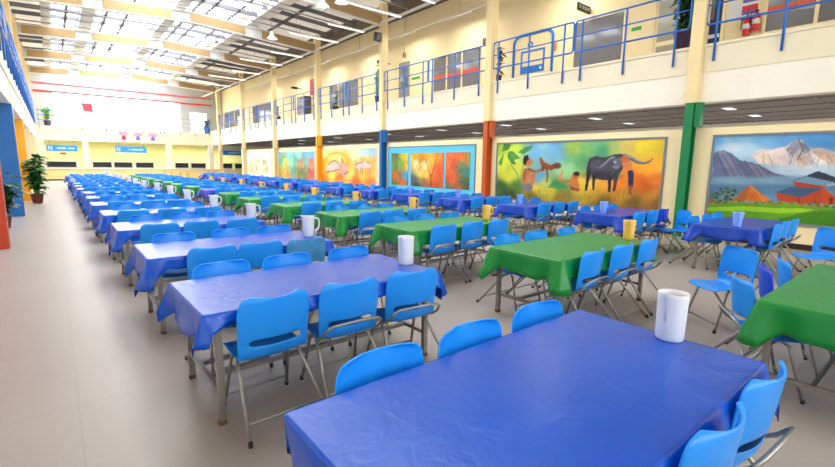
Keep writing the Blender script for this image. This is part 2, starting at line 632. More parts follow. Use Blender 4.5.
# ---- far end: balcony, window wall
bm = MB()
bm.box((XL - 0.35, YF, Z1 - 0.05), (XR + 0.1, YF + 0.3, ZM), 0)
bm.box((XL - 0.35, YF - 0.02, ZM), (XR + 0.1, YF + 0.3, Z2 - 0.28), 0)
bm.box((-4, YF + 0.3, Z2 - 0.5), (18, 47.6, Z2 - 0.3), 1)
bm.box((XR + 0.1, YF, 2.75), (18, YF + 0.3, Z2 - 0.28), 0)
struct('floor_balcony_far', bm, [M['kerb'], M['kerb']], 'cream edge of the far balcony over the servery')
YW = 47.5
fw = MB()
zw = Z2 - 0.25
fw.box((-4.2, YW, Z2 - 0.5), (0.5, YW + 0.2, 9.1))
fw.box((0.5, YW, Z2 - 0.5), (13.9, YW + 0.2, zw))
fw.box((9.8, YW, zw), (10.6, YW + 0.2, 7.05))
fw.box((10.6, YW, 6.25), (12.1, YW + 0.2, 7.05))
fw.box((12.1, YW, zw), (13.9, YW + 0.2, 7.05))
fw.box((0.5, YW, 7.05), (13.9, YW + 0.2, 9.1))
struct('wall_far', fw, M['clad'], 'pale clad far wall above the servery')
struct('trim_red_lower', MB().box((-0.7, YW - 0.06, 6.98), (12.6, YW, 7.10)), M['red'], 'red line on the far wall above the big window')
struct('trim_red_upper', MB().box((-0.7, YW - 0.06, 7.62), (12.6, YW, 7.70)), M['red'], 'upper red line on the far wall')
nw += 1
struct('window_%d' % nw, MB().box((0.5, YW + 0.08, Z2 - 0.3), (9.8, YW + 0.1, 7.05)), M['win_pane'], 'huge bright window of the far wall')
nw += 1
struct('window_%d' % nw, MB().box((10.6, YW + 0.08, Z2 - 0.3), (12.1, YW + 0.1, 6.25)), M['win_pane'], 'smaller bright window at the right end of the far wall')

# end of the hall behind the viewer: low wall, and an unseen window added to light the near tables
bw = MB()
bw.box((-4.2, YB - 0.2, 0), (18, YB, 1.6))
bw.box((-4.2, YB - 0.2, 7.2), (18, YB, 9.1))
for x in (-4.2, 0.2, 3.0, 6.0, 9.0, 11.8, 14, 17.8):
    bw.box((x, YB - 0.2, 1.6), (x + 0.2, YB, 7.2))
struct('wall_back', bw, M['cream'], 'cream wall with added wide windows at the near end of the hall')
nw += 1
struct('window_%d' % nw, MB().box((-4.2, YB - 0.12, 1.6), (18, YB - 0.1, 7.2)), M['win_pane'], 'wide unseen window added to light the near end of the hall')

# ---- servery under the far balcony
struct('wall_servery', MB().box((-4.2, 49.6, 0), (18, 49.8, 4.2)), M['serv'], 'pale lime back wall of the servery')
struct('ceiling_servery', MB().box((-4.2, YF + 0.3, Z1 + 0.05), (12.2, 49.6, Z1 + 0.12)), M['white'], 'white ceiling of the servery')
sp = MB()
for x0, x1 in ((XL - 0.3, -0.35), (2.02, 2.4), (7.95, 8.4), (11.46, 11.9)):
    sp.box((x0, YF - 0.02, 0.97), (x1, YF + 0.4, Z1))
struct('wall_servery_piers', sp, M['kerb'], 'cream piers between the servery openings')
struct('wall_counter_front', MB().box((XL - 0.3, YF + 0.02, 0), (17.8, YF + 0.25, 0.92)), M['counter'], 'cream yellow front of the servery counter')
struct('baseboard_counter', MB().box((XL - 0.3, YF, 0), (17.8, YF + 0.02, 0.1)), M['skirt'], 'dark skirting of the servery counter')
wt = MB().box((XL - 0.3, YF - 0.08, 0.92), (17.8, YF + 0.75, 0.97)).build('worktop', M['wtop'])
tag(wt, 'long pale worktop on the servery counter', 'counter')


# ------------------------------------------------------------------ chairs
def chair_shell_mesh(m, fine=True):
    prof = [(0.225, 0.408), (0.205, 0.430), (0.11, 0.434), (0.0, 0.422), (-0.10, 0.414), (-0.150, 0.424), (-0.180, 0.465),
            (-0.193, 0.518), (-0.202, 0.558), (-0.212, 0.64), (-0.222, 0.72), (-0.230, 0.78), (-0.234, 0.810), (-0.236, 0.824), (-0.236, 0.829)]
    hw = [0.190, 0.206, 0.214, 0.215, 0.214, 0.216, 0.220, 0.221, 0.221, 0.223, 0.226, 0.219, 0.200, 0.172, 0.130]
    us = [-1, -0.93, -0.74, -0.38, 0.0, 0.38, 0.74, 0.93, 1]
    vs, fs = [], []
    for i, ((y, z), w) in enumerate(zip(prof, hw)):
        t = min(1, max(0, (i - 4) / 3.0))
        for u in us:
            e = abs(u) ** 2.0
            dy = t * 0.062 * e
            dz = (1 - t) * 0.016 * e + (0.010 * (abs(u) ** 2) if 11 <= i else 0.0)
            vs.append((u * w * 1.06, y + dy, z + dz))
    n = len(us)
    for i in range(len(prof) - 1):
        for j in range(n - 1):
            if i == 7 and j in (2, 3, 4, 5):
                continue
            fs.append((i * n + j, i * n + j + 1, (i + 1) * n + j + 1, (i + 1) * n + j))
    me = bpy.data.meshes.new('chair_shell')
    me.from_pydata(vs, [], fs)
    me.materials.append(m)
    mods = [('SOLIDIFY', dict(thickness=0.011, offset=0.0))]
    mods.append(('SUBSURF', dict(levels=1 if fine else 0, render_levels=1)))
    return bake(me, mods)


def leg_front(s):
    return MB().tube([(s * 0.17, 0.05, 0.425), (s * 0.195, 0.09, 0.40), (s * 0.225, 0.205, 0.0)], 0.0115, 8)


def leg_rear(s):
    return MB().tube([(s * 0.17, 0.02, 0.425), (s * 0.205, -0.03, 0.40), (s * 0.262, -0.375, 0.0)], 0.0115, 8)


def hoop():
    pts = [(0.205, -0.02, 0.395), (0.224, -0.12, 0.425), (0.228, -0.185, 0.465), (0.218, -0.236, 0.525), (0.172, -0.256, 0.555)]
    full = pts + [(0.0, -0.262, 0.562)] + [(-x, y, z) for x, y, z in pts[::-1]]
    return MB().tube(full, 0.0105, 8)


def bar(y, z, w):
    return MB().tube([(-w, y, z), (w, y, z)], 0.009, 6)


SH = {k: chair_shell_mesh(M[k]) for k in ('chair', 'chair_r', 'chair_t')}
SHC = {k: chair_shell_mesh(M[k], False) for k in ('chair', 'chair_r')}


PARTS = {}
for nm, mb in (('fl', leg_front(-1)), ('fr', leg_front(1)), ('rl', leg_rear(-1)), ('rr', leg_rear(1)), ('hoop', hoop()),
               ('bf', bar(0.178, 0.085, 0.219)), ('br', bar(-0.295, 0.093, 0.248))):
    PARTS[nm] = mb.mesh('chair_' + nm, M['chrome'])
TIP = MB().lathe([(0.015, -0.0), (0.015, 0.03)], n=8).mesh('foot_tip', M['black'])


def make_chair(kind='chair', with_hoop=True):
    root = empty('dining_chair')
    link_mesh('seat_shell', SH[kind], root)
    for nm, (fx, fy) in (('fl', (-0.225, 0.205)), ('fr', (0.225, 0.205)), ('rl', (-0.262, -0.375)), ('rr', (0.262, -0.375))):
        lg = link_mesh('leg', PARTS[nm], root)
        t = link_mesh('rubber_tip', TIP, lg)
        t.location = (fx, fy, 0)
    link_mesh('crossbar', PARTS['bf'], root)
    link_mesh('crossbar', PARTS['br'], root)
    if with_hoop:
        link_mesh('back_hoop', PARTS['hoop'], root)
    return root


def far_chair_mesh(kind):
    """the same chair as one light mesh, for places where the parts are below a pixel"""
    mb = MB()
    me = SHC[kind]
    mb.add([v.co for v in me.vertices], [tuple(p.vertices) for p in me.polygons], 0, True)
    for s in (-1, 1):
        mb.tube([(s * 0.18, 0.07, 0.42), (s * 0.225, 0.205, 0)], 0.013, 5, 1)
        mb.tube([(s * 0.18, 0.0, 0.42), (s * 0.262, -0.375, 0)], 0.013, 5, 1)
    mb.tube([(0.205, -0.02, 0.40), (0.226, -0.18, 0.47), (0.17, -0.25, 0.53), (-0.17, -0.25, 0.53), (-0.226, -0.18, 0.47), (-0.205, -0.02, 0.40)], 0.012, 5, 1)
    mb.tube([(-0.236, -0.3, 0.1), (0.236, -0.3, 0.1)], 0.011, 5, 1)
    return mb.mesh('far_chair', [M[kind], M['chrome']])


FARM = far_chair_mesh('chair')
PROTO = {}
ORD = ['first', 'second', 'third', 'fourth', 'fifth', 'sixth', 'seventh', 'eighth', 'ninth', 'tenth', 'eleventh', 'twelfth',
       'thirteenth', 'fourteenth', 'fifteenth', 'sixteenth']


def put_chair(x, y, rz, label, group, kind='chair', with_hoop=True, far=False):
    if far:
        o = link_mesh('dining_chair', FARM)
    else:
        key = (kind, with_hoop)
        if key not in PROTO:
            PROTO[key] = make_chair(kind, with_hoop)
            o = PROTO[key]
        else:
            o = copy_tree(PROTO[key])
    o.location = (x, y, 0)
    o.rotation_euler = (0, 0, rz)
    tag(o, label, 'chair', group)
    return o


# ------------------------------------------------------------------ tables
TH = 0.752
TA, TB = 0.93, 0.45          # half length, half width of the top


def make_table():
    t = empty('dining_table')
    MB().box((-TA, -TB, TH - 0.03), (TA, TB, TH)).build('tabletop', M['ttop'], t)
    for sx in (-1, 1):
        for sy in (-1, 1):
            x, y = sx * (TA - 0.09), sy * (TB - 0.06)
            lg = MB().box((x - 0.02, y - 0.02, 0.025), (x + 0.02, y + 0.02, TH - 0.03)).build('leg', M['tleg'], t)
            MB().box((x - 0.022, y - 0.022, 0), (x + 0.022, y + 0.022, 0.03)).build('foot', M['rust'], lg)
        x = sx * (TA - 0.09)
        MB().box((x - 0.015, -(TB - 0.08), 0.20), (x + 0.015, TB - 0.08, 0.23)).build('end_rail', M['tleg'], t)
    for y in (-0.12, 0.12):
        MB().box((-(TA - 0.1), y - 0.015, 0.20), (TA - 0.1, y + 0.015, 0.23)).build('long_rail', M['tleg'], t)
    MB().box((-(TA - 0.08), -TB + 0.05, TH - 0.075), (TA - 0.08, -TB + 0.08, TH - 0.03)).build('apron', M['tleg'], t)
    MB().box((-(TA - 0.08), TB - 0.08, TH - 0.075), (TA - 0.08, TB - 0.05, TH - 0.03)).build('apron', M['tleg'], t)
    return t


def far_table_mesh():
    m = MB().box((-TA, -TB, TH - 0.03), (TA, TB, TH))
    for sx in (-1, 1):
        for sy in (-1, 1):
            x, y = sx * (TA - 0.09), sy * (TB - 0.06)
            m.box((x - 0.02, y - 0.02, 0), (x + 0.02, y + 0.02, TH - 0.03))
    m.box((-TA + 0.1, -0.02, 0.2), (TA - 0.1, 0.02, 0.23))
    return m.mesh('far_table', M['tleg'])


def cloth_mesh(name, m, d_end, d_side, seed, flare=1.0, corners=None):
    """vinyl cloth: flat top, rolled edges, hanging sides and pointed folds at the corners"""
    r = np.random.default_rng(seed)
    a, b, rad = TA + 0.012, TB + 0.012, 0.02
    per = []          # x, y, nx, ny, signed distance to the nearest corner, corner weight, base drop
    step = 0.03

    def side(x0, y0, x1, y1, nx, ny, d):
        L = math.hypot(x1 - x0, y1 - y0)
        n = max(4, int(L / step))
        for i in range(n):
            s = (i + 0.5) / n * L
            t = s / L
            per.append((x0 + (x1 - x0) * t, y0 + (y1 - y0) * t, nx, ny, min(s, L - s), d))

    def corner(cx, cy, q0, d):
        for i in range(5):
            q = q0 + PI / 2 * i / 4
            per.append((cx + rad * math.cos(q), cy + rad * math.sin(q), math.cos(q), math.sin(q), 0.0, d))
    dm = (d_end + d_side) / 2
    side(-a + rad, -b, a - rad, -b, 0, -1, d_side)
    corner(a - rad, -b + rad, -PI / 2, dm)
    side(a, -b + rad, a, b - rad, 1, 0, d_end)
    corner(a - rad, b - rad, 0, dm)
    side(a - rad, b, -a + rad, b, 0, 1, d_side)
    corner(-a + rad, b - rad, PI / 2, dm)
    side(-a, b - rad, -a, -b + rad, -1, 0, d_end)
    corner(-a + rad, -b + rad, PI, dm)
    n = len(per)
    ph = r.uniform(0, 6.28, 4)
    cr = r.uniform(0.6, 1.2, 4)
    if corners:
        cr = corners
    top = TH + 0.006
    rings = [(-0.012, 0.0, 0), (0.0, 0.004, 0), (0.006, 0.014, 0)]
    vs = []
    for (ins, dz, _) in rings:
        for (x, y, nx, ny, s, d) in per:
            vs.append((x + nx * ins, y + ny * ins, top - dz))
    T = [0.18, 0.38, 0.58, 0.79, 1.0]
    for t in T:
        for k, (x, y, nx, ny, s, d) in enumerate(per):
            ci = (0 if x > 0 else 1) + (0 if y > 0 else 2)
            w = math.exp(-(s / 0.075) ** 2)
            fold = math.exp(-((s - 0.15) / 0.055) ** 2)
            dd = d * (1 + 0.50 * w * cr[ci]) + 0.012 * math.sin(9 * (x + y) + ph[0]) - 0.02 * fold
            wave = math.sin(11 * (x * abs(ny) + y * abs(nx)) + ph[1]) * 0.010 + math.sin(23 * (x * abs(ny) + y * abs(nx)) + ph[2]) * 0.004
            out = 0.006 + t * (0.022 + wave + flare * (0.085 * w * cr[ci] - 0.022 * fold))
            vs.append((x + nx * out, y + ny * out, top - 0.014 - (dd - 0.014) * t))
    K = len(rings) + len(T)
    fs = [tuple(range(n))]
    for i in range(K - 1):
        for j in range(n):
            fs.append((i * n + j, (i + 1) * n + j, (i + 1) * n + (j + 1) % n, i * n + (j + 1) % n))
    me = bpy.data.meshes.new(name)
    me.from_pydata(vs, [], fs)
    me.materials.append(m)
    out = bake(me, [('SOLIDIFY', dict(thickness=0.003, offset=-1.0))])
    for p in out.polygons:
        p.use_smooth = len(p.vertices) < 10
    return out


CL = {}
for key, m, de, ds in (('A', 'c_blue', 0.235, 0.125), ('B', 'c_green', 0.225, 0.20), ('C', 'c_navy', 0.20, 0.17), ('V', 'c_violet', 0.21, 0.18)):
    CL[key] = [cloth_mesh('cloth_%s' % key, M[m], de, ds, 30 + i * 7 + ord(key)) for i in range(4)]
CL['A0'] = [cloth_mesh('cloth_first', M['c_blue'], 0.27, 0.14, 5, 1.0, (0.3, -0.5, 0.5, 0.1))]
CL['A1'] = [cloth_mesh('cloth_second', M['c_blue'], 0.215, 0.10, 6, 1.0, (0.7, 0.75, 0.5, 0.45))]
table_proto = make_table()
first_table = [True]
FTM = far_table_mesh()

JUGS = {}


def make_jug(kind, m, r0, r1, h, spout=True):
    root = empty('water_jug')
    mb = MB()
    n = 28
    prof = [(r0 * 0.94, 0.0), (r0, 0.008), (r0 + (r1 - r0) * 0.5, h * 0.5), (r1, h * 0.93), (r1 * 1.02, h), (r1 * 0.96, h),
            (r1 * 0.95, h * 0.92), (r0 * 0.95, 0.012)]
    mb.lathe(prof, n=n)
    # spout: push the rim vertices on the +x side outward
    for i, v in enumerate(mb.v):
        k = i // n
        if k in (3, 4, 5, 6):
            q = math.atan2(v[1], v[0])
            w = math.exp(-(q / 0.33) ** 2)
            f = {3: 0.10, 4: 0.34, 5: 0.36, 6: 0.12}[k]
            mb.v[i] = (v[0] * (1 + f * w), v[1] * (1 + 0.2 * f * w), v[2] + (0.012 * w if k in (4, 5) else 0))
    mb.build('jug_body', M[m], root)
    hp = [(-r1 * 0.97, 0, h * 0.86), (-r1 * 1.3, 0, h * 0.90), (-r1 * 1.72, 0, h * 0.83), (-r1 * 1.80, 0, h * 0.62),
          (-r1 * 1.62, 0, h * 0.38), (-r0 * 1.3, 0, h * 0.25), (-r0 * 0.97, 0, h * 0.24)]
    MB().tube(hp, 0.010, 8).build('handle', M[m], root)
    return root


def put_jug(kind, x, y, rz, label, group):
    spec = {'w': ('jug_w', 0.068, 0.073, 0.25), 'y': ('jug_y', 0.060, 0.074, 0.24), 'b': ('jug_b', 0.052, 0.076, 0.225)}[kind]
    if kind not in JUGS:
        JUGS[kind] = make_jug(kind, *spec)
        o = JUGS[kind]
    else:
        o = copy_tree(JUGS[kind])
    o.location = (x, y, TH + 0.0065)
    o.rotation_euler = (0, 0, rz)
    tag(o, label, 'jug', group)


NR = 16
FA = [0.50, 2.72, 4.62, 6.74] + [6.74 + 2.03 * k for k in range(1, NR - 3)]
FB = [-0.12, 2.33, 4.60, 6.60] + [6.60 + 2.10 * k for k in range(1, NR - 3)]
FC = [1.83, 3.90, 5.97, 8.06] + [8.06 + 2.10 * k for k in range(1, NR - 3)]
cols = (('aisle row', 'A', 1.51, FA), ('green row', 'B', 4.66, FB), ('mural row', 'C', 8.98, FC))
SEAT = ['aisle-end', 'middle', 'mural-end']
count = 0
for row, key, xc, fronts in cols:
    for k, fy in enumerate(fronts):
        r = random.Random(100 * ord(key) + k)
        far = fy > 12.5
        yc = fy + TB + 0.012
        xk = xc + (r.uniform(-0.05, 0.05) if k > 2 else {0: 0.035, 1: 0.03, 2: 0.03}[k])
        sx = 1.05 if key == 'B' else 1.035 if (key, k) == ('A', 0) else 1.0
        rzt = r.uniform(-0.012, 0.012) if k else 0.0
        where = '%s table of the %s' % (ORD[k], row)
        if far:
            t = link_mesh('dining_table', FTM)
        elif first_table[0]:
            t = table_proto
            first_table[0] = False
        else:
            t = copy_tree(table_proto)
        t.location = (xk, yc, 0)
        t.rotation_euler = (0, 0, rzt)
        t.scale = (sx, 1.05 if (key, k) == ('A', 0) else 1.0, 1)
        tag(t, 'grey steel legged dining table, ' + where, 'table', 'dining tables of the ' + row)
        ck = key
        cname = {'A': 'royal blue', 'B': 'green', 'C': 'deep blue'}[key]
        if key == 'B' and k == 7:
            ck, cname = 'V', 'violet blue'
        if key == 'A' and k < 2:
            ck = 'A%d' % k
        c = link_mesh('tablecloth', CL[ck][r.randrange(len(CL[ck]))])
        c.location = (xk, yc, 0)
        c.rotation_euler = (0, 0, rzt)
        c.scale = t.scale
        tag(c, '%s vinyl cloth over the %s' % (cname, where), 'tablecloth', 'tablecloths of the ' + row)
        # chairs: three to a long side
        for side, nm in ((-1, 'near side'), (1, 'far side')):
            offs = [-0.50, 0.06, 0.61]
            for j, ox in enumerate(offs):
                kind, hp = 'chair', True
                x = xk + ox + r.uniform(-0.05, 0.05)
                tuck = r.uniform(0.115, 0.17)
                rz = (0 if side < 0 else PI) + r.uniform(-0.05, 0.05)
                if key == 'A' and k == 0 and side < 0:
                    x, tuck = (1.08, 1.66, 2.21)[j], 0.13
                    rz = -0.06
                if key == 'A' and k == 0 and side > 0:
                    x, tuck = (1.05, 1.60, 2.16)[j], (0.14, 0.13, 0.13)[j]
                if key == 'A' and k == 1 and side < 0:
                    x, tuck = (1.01, 1.57, 2.14)[j], (0.12, 0.12, 0.13)[j]
                    rz = (0.03, -0.04, -0.10)[j]
                    hp = j > 0
                if key == 'A' and k == 2 and side < 0:
                    x = xk + (-0.40, 0.08, 0.56)[j]
                if key == 'A' and k == 2 and side < 0 and j == 2:
                    kind = 'chair_t'
                if key == 'B' and k == 1 and side < 0:
                    x, tuck = (4.11, 4.74, 5.37)[j], 0.13
                if key == 'B' and k == 0 and side > 0:
                    if j == 0:
                        x, tuck, rz = 4.10, 0.24, PI + 0.55
                    elif j == 1:
                        x, tuck, rz, kind = 4.72, 0.22, PI + 0.35, 'chair_r'
                    else:
                        x, tuck, rz = 5.22, 0.20, PI + 0.35
                if key == 'C' and k == 1 and side < 0 and j == 2:
                    kind = 'chair_r'
                if far:
                    kind = 'chair'
                y = (fy - tuck - (-0.222) if side < 0 else fy + 2 * TB + 0.024 + tuck - 0.222)
                shade = {'chair': 'sky blue', 'chair_r': 'royal blue', 'chair_t': 'dusty teal'}[kind]
                put_chair(x, y, rz, '%s plastic chair, %s seat, %s of the %s' % (shade, SEAT[j], nm, where),
                          'chairs of the ' + row, kind, hp, far)
                count += 1
        # jugs
        if key == 'A':
            jx = xk + TA - 0.09
            jy = {0: 0.885, 1: 3.12, 2: 5.03, 3: 7.0}.get(k, fy + 0.32)
            jx = {0: 2.46, 1: 2.42}.get(k, jx)
            put_jug('w', jx, jy, 3.05 if k == 0 else 3.62 if k == 1 else PI + r.uniform(-0.35, 0.0),
                    'white plastic jug standing on the %s' % where, 'white jugs of the aisle row')
        elif key == 'B' and k >= 1:
            put_jug('y', xk + TA - 0.08, fy + (0.25 if k == 1 else 0.36), PI + r.uniform(-0.3, 0.1) if k > 1 else 3.56,
                    'yellow plastic jug standing on the %s' % where, 'yellow jugs of the green row')
        elif key == 'C':
            put_jug('b', {0: 8.26, 1: 8.36}.get(k, xk - 0.52), {0: 2.17, 1: 4.43}.get(k, fy + 0.6), PI + 0.3 + r.uniform(-0.2, 0.2),
                    'pale blue plastic jug standing on the %s' % where, 'pale blue jugs of the mural row')

# stray chairs turned out into the aisles
put_chair(5.36, 1.48, 0.97, 'sky blue chair turned sideways in the gangway behind the first green table', 'stray chairs')
put_chair(8.36, 1.18, 0.98, 'sky blue chair standing askew in front of the first table of the mural row', 'stray chairs')
put_chair(9.45, 3.52, 0.85, 'sky blue chair turned sideways between first and second tables of the mural row', 'stray chairs')


# ------------------------------------------------------------------ murals: painted canvases on the partition
def W(px, py):
    """where the sight line through a measured point of the photograph meets the partition"""
    d = RGT * ((px - 417.5) / CF) + UPV * (-(py - 233.5) / CF) + FWD
    t = XM / d.x
    return d.y * t, 1.65 + d.z * t


class Paint:
    """a canvas of coloured vertices; Y runs from y0 (left end as seen) down to y1, z from z0 to z1"""

    def __init__(self, y0, y1, z0, z1, nx, nz):
        self.y0, self.y1, self.z0, self.z1, self.nx, self.nz = y0, y1, z0, z1, nx, nz
        self.U, self.V = np.meshgrid(np.linspace(y0, y1, nx), np.linspace(z0, z1, nz))
        self.C = np.ones((nz, nx, 3)) * 0.5
        self.noise = self._noise()

    def _noise(self):
        out = np.zeros((self.nz, self.nx))
        for f, a in ((6, 0.5), (14, 0.3), (34, 0.2)):
            g = rng.random((int(f * 0.6) + 3, f + 3))
            xi = np.linspace(0, f, self.nx)
            yi = np.linspace(0, f * 0.6, self.nz)
            x0, y0 = xi.astype(int), yi.astype(int)
            fx, fy = (xi - x0)[None, :], (yi - y0)[:, None]
            fx, fy = fx * fx * (3 - 2 * fx), fy * fy * (3 - 2 * fy)
            A, B = g[np.ix_(y0, x0)], g[np.ix_(y0, x0 + 1)]
            Cc, D = g[np.ix_(y0 + 1, x0)], g[np.ix_(y0 + 1, x0 + 1)]
            out += a * ((A * (1 - fx) + B * fx) * (1 - fy) + (Cc * (1 - fx) + D * fx) * fy)
        return out

    def wash(self, pts, p=3.0):
        num = np.zeros_like(self.C)
        den = np.zeros((self.nz, self.nx))
        for y, z, c in pts:
            w = 1.0 / (((self.U - y) ** 2 + (1.2 * (self.V - z)) ** 2) ** (p / 2) + 1e-3)
            num += w[..., None] * np.array(c, float)
            den += w
        self.C = num / den[..., None] / 255.0
        return self

    def grain(self, amt):
        self.C = np.clip(self.C * (1 + amt * (self.noise[..., None] - 0.5) * 2), 0, 1)
        return self

    def _put(self, mask, c, a=1.0, var=0.12):
        k = np.clip(np.array(c) / 255.0 * (1 + var * 2 * (self.noise[..., None] - 0.5)), 0, 1)
        m = (mask * a)[..., None]
        self.C = self.C * (1 - m) + k * m
        return self

    def poly(self, pts, c, a=1.0, var=0.12):
        ins = np.zeros(self.U.shape, bool)
        n = len(pts)
        for i in range(n):
            (xa, ya), (xb, yb) = pts[i], pts[(i + 1) % n]
            if ya == yb:
                continue
            cond = (ya > self.V) != (yb > self.V)
            xc = (xb - xa) * (self.V - ya) / (yb - ya) + xa
            ins ^= cond & (self.U < xc)
        return self._put(ins.astype(float), c, a, var)

    def ell(self, y, z, ry, rz, c, a=1.0, soft=0.25, var=0.12):
        d = np.sqrt(((self.U - y) / ry) ** 2 + ((self.V - z) / rz) ** 2)
        return self._put(np.clip((1 + soft - d) / (2 * soft), 0, 1), c, a, var)

    def line(self, pts, w, c, a=1.0, w1=None):
        n = len(pts) - 1
        m = np.zeros(self.U.shape)
        for i in range(n):
            (xa, ya), (xb, yb) = pts[i], pts[i + 1]
            dx, dy = xb - xa, yb - ya
            t = np.clip(((self.U - xa) * dx + (self.V - ya) * dy) / (dx * dx + dy * dy + 1e-9), 0, 1)
            d = np.hypot(self.U - xa - t * dx, self.V - ya - t * dy)
            ww = w if w1 is None else w + (w1 - w) * (i + t) / n
            m = np.maximum(m, np.clip(1.5 - d / ww, 0, 1))
        return self._put(m, c, a)

    def build(self, name, parent, x):
        nx, nz = self.nx, self.nz
        vs = [(x, float(u), float(v)) for u, v in zip(self.U.ravel(), self.V.ravel())]
        fs = [(j * nx + i, j * nx + i + 1, (j + 1) * nx + i + 1, (j + 1) * nx + i) for j in range(nz - 1) for i in range(nx - 1)]
        me = bpy.data.meshes.new(name)
        me.from_pydata(vs, [], fs)
        at = me.color_attributes.new('paint', 'FLOAT_COLOR', 'POINT')
        c = np.clip(self.C.reshape(-1, 3) * 1.0, 0, 1)
        l = np.where(c <= 0.04045, c / 12.92, ((c + 0.055) / 1.055) ** 2.4)
        buf = np.concatenate([l, np.ones((len(l), 1))], 1).astype(np.float32)
        at.data.foreach_set('color', buf.ravel())
        me.materials.append(M['canvas'])
        return link_mesh(name, me, parent)


def mural(label, y0, y1, z0, z1, fm, fw=0.05):
    root = empty('wall_painting', (0, 0, 0))
    tag(root, label, 'painting', 'murals on the partition')
    f = MB()
    xa, xb = XM - 0.035, XM - 0.001
    f.box((xa, y0, z0), (xb, y0 + fw, z1))
    f.box((xa, y1 - fw, z0), (xb, y1, z1))
    f.box((xa, y1 - fw, z1), (xb, y0 + fw, z1 + fw))
    f.box((xa, y1 - fw, z0 - fw), (xb, y0 + fw, z0))
    f.build('frame', fm, root)
    return root


def P8(ox, oy, s):
    return lambda pts: [W(ox + x / s, oy + y / s) for x, y in pts]


XC = XM - 0.012
# mountains, huts and meadow (nearest)
Y0, Y1, ZA, ZB = 3.78, -1.62, 0.55, 2.38
p = Paint(Y0, Y1, ZA, ZB, 330, 120)
q1, q2 = P8(705, 125, 4.67), P8(765, 125, 4.67)
wash = []
for x, y, c in ((40, 60, (88, 150, 206)), (150, 70, (120, 178, 216)), (250, 60, (110, 172, 216)), (140, 100, (206, 216, 222)), (200, 110, (180, 208, 226)),
                (250, 250, (120, 160, 190)), (60, 270, (70, 110, 150)), (150, 270, (120, 160, 186)), (300, 290, (90, 140, 176))):
    wash.append(q1([(x, y)])[0] + (c,))
for x, y, c in ((100, 50, (96, 158, 212)), (200, 50, (84, 150, 208)), (310, 60, (80, 146, 206)), (60, 200, (170, 196, 214)), (200, 210, (180, 196, 214)),
                (60, 300, (86, 132, 168)), (320, 200, (170, 190, 210))):
    wash.append(q2([(x, y)])[0] + (c,))
p.wash(wash).grain(0.12)
# snow range
p.poly(q2([(-70, 140), (-20, 110), (30, 118), (70, 105), (100, 100), (130, 78), (160, 64), (185, 85), (215, 112), (250, 105), (290, 112), (330, 128), (420, 120), (520, 150), (620, 140), (800, 200), (800, 330), (330, 210), (100, 200), (-20, 180)]), (206, 190, 186), var=0.3)
p.poly(q2([(100, 110), (130, 80), (160, 64), (165, 110), (140, 130), (115, 150)]), (150, 150, 168), var=0.3)
p.poly(q2([(165, 75), (190, 90), (215, 115), (190, 135), (172, 120)]), (128, 134, 156), var=0.3)
p.poly(q2([(140, 140), (180, 150), (210, 190), (170, 200), (150, 170)]), (214, 176, 146), var=0.2)
p.poly(q2([(-50, 150), (0, 125), (40, 130), (60, 170), (20, 190), (-30, 180)]), (222, 202, 186), var=0.25)
p.poly(q2([(230, 120), (330, 140), (420, 150), (420, 200), (330, 190), (260, 165)]), (214, 176, 150), var=0.3)
p.poly(q2([(210, 118), (250, 150), (300, 185), (250, 190), (220, 160)]), (236, 226, 220), var=0.1)
p.line(q2([(160, 66), (175, 120), (150, 165)]), 0.012, (110, 108, 128))
p.line(q2([(100, 112), (130, 140), (115, 185)]), 0.010, (126, 122, 140))
for k in range(60):
    x = random.uniform(-60, 560)
    z = random.uniform(110, 175)
    dx = random.uniform(-26, 30)
    p.line(q2([(x, z), (x + dx * 0.6, z + random.uniform(10, 24)), (x + dx, z + random.uniform(26, 44))]), 0.010, random.choice([(120, 116, 138), (236, 228, 222), (196, 150, 122), (150, 146, 166), (222, 190, 164)]), 0.55)
p.ell(*q2([(60, 215)])[0], 1.6, 0.09, (176, 196, 212), 0.7, 0.9)
p.ell(*q2([(300, 205)])[0], 1.2, 0.08, (182, 200, 212), 0.7, 0.9)
# near blue ridge
p.poly(q1([(38, 140), (60, 122), (90, 118), (130, 135), (165, 165), (210, 172), (250, 185), (290, 205), (327, 225), (390, 240), (390, 262), (300, 262), (38, 262)]), (98, 104, 136), var=0.35)
p.poly(q1([(60, 125), (90, 120), (125, 160), (165, 205), (190, 245), (120, 240), (90, 190)]), (130, 128, 150), 0.75, var=0.3)
p.poly(q1([(190, 175), (240, 185), (290, 215), (300, 245), (230, 235)]), (134, 126, 142), 0.7, var=0.3)
for k in range(7):
    x = 50 + k * 34
    p.line(q1([(x, 130 + k * 9), (x + 40, 200 + k * 6), (x + 62, 255)]), 0.012, (70, 78, 112), 0.55)
p.ell(*q1([(200, 268)])[0], 0.7, 0.05, (150, 182, 200), 0.8, 0.8)
p.ell(*q1([(60, 255)])[0], 0.4, 0.05, (110, 140, 168), 0.7, 0.8)
for k in range(26):
    x = 30 + k * 18
    p.ell(*(q1([(x, 262 + random.uniform(-8, 14))])[0]), 0.30, 0.055, (118 + random.randint(-16, 26), 150 + random.randint(-14, 22), 178), 0.55, 0.9)
    p.ell(*(q1([(x, 300 + random.uniform(-10, 14))])[0]), 0.34, 0.06, (84, 122, 154), 0.45, 0.9)
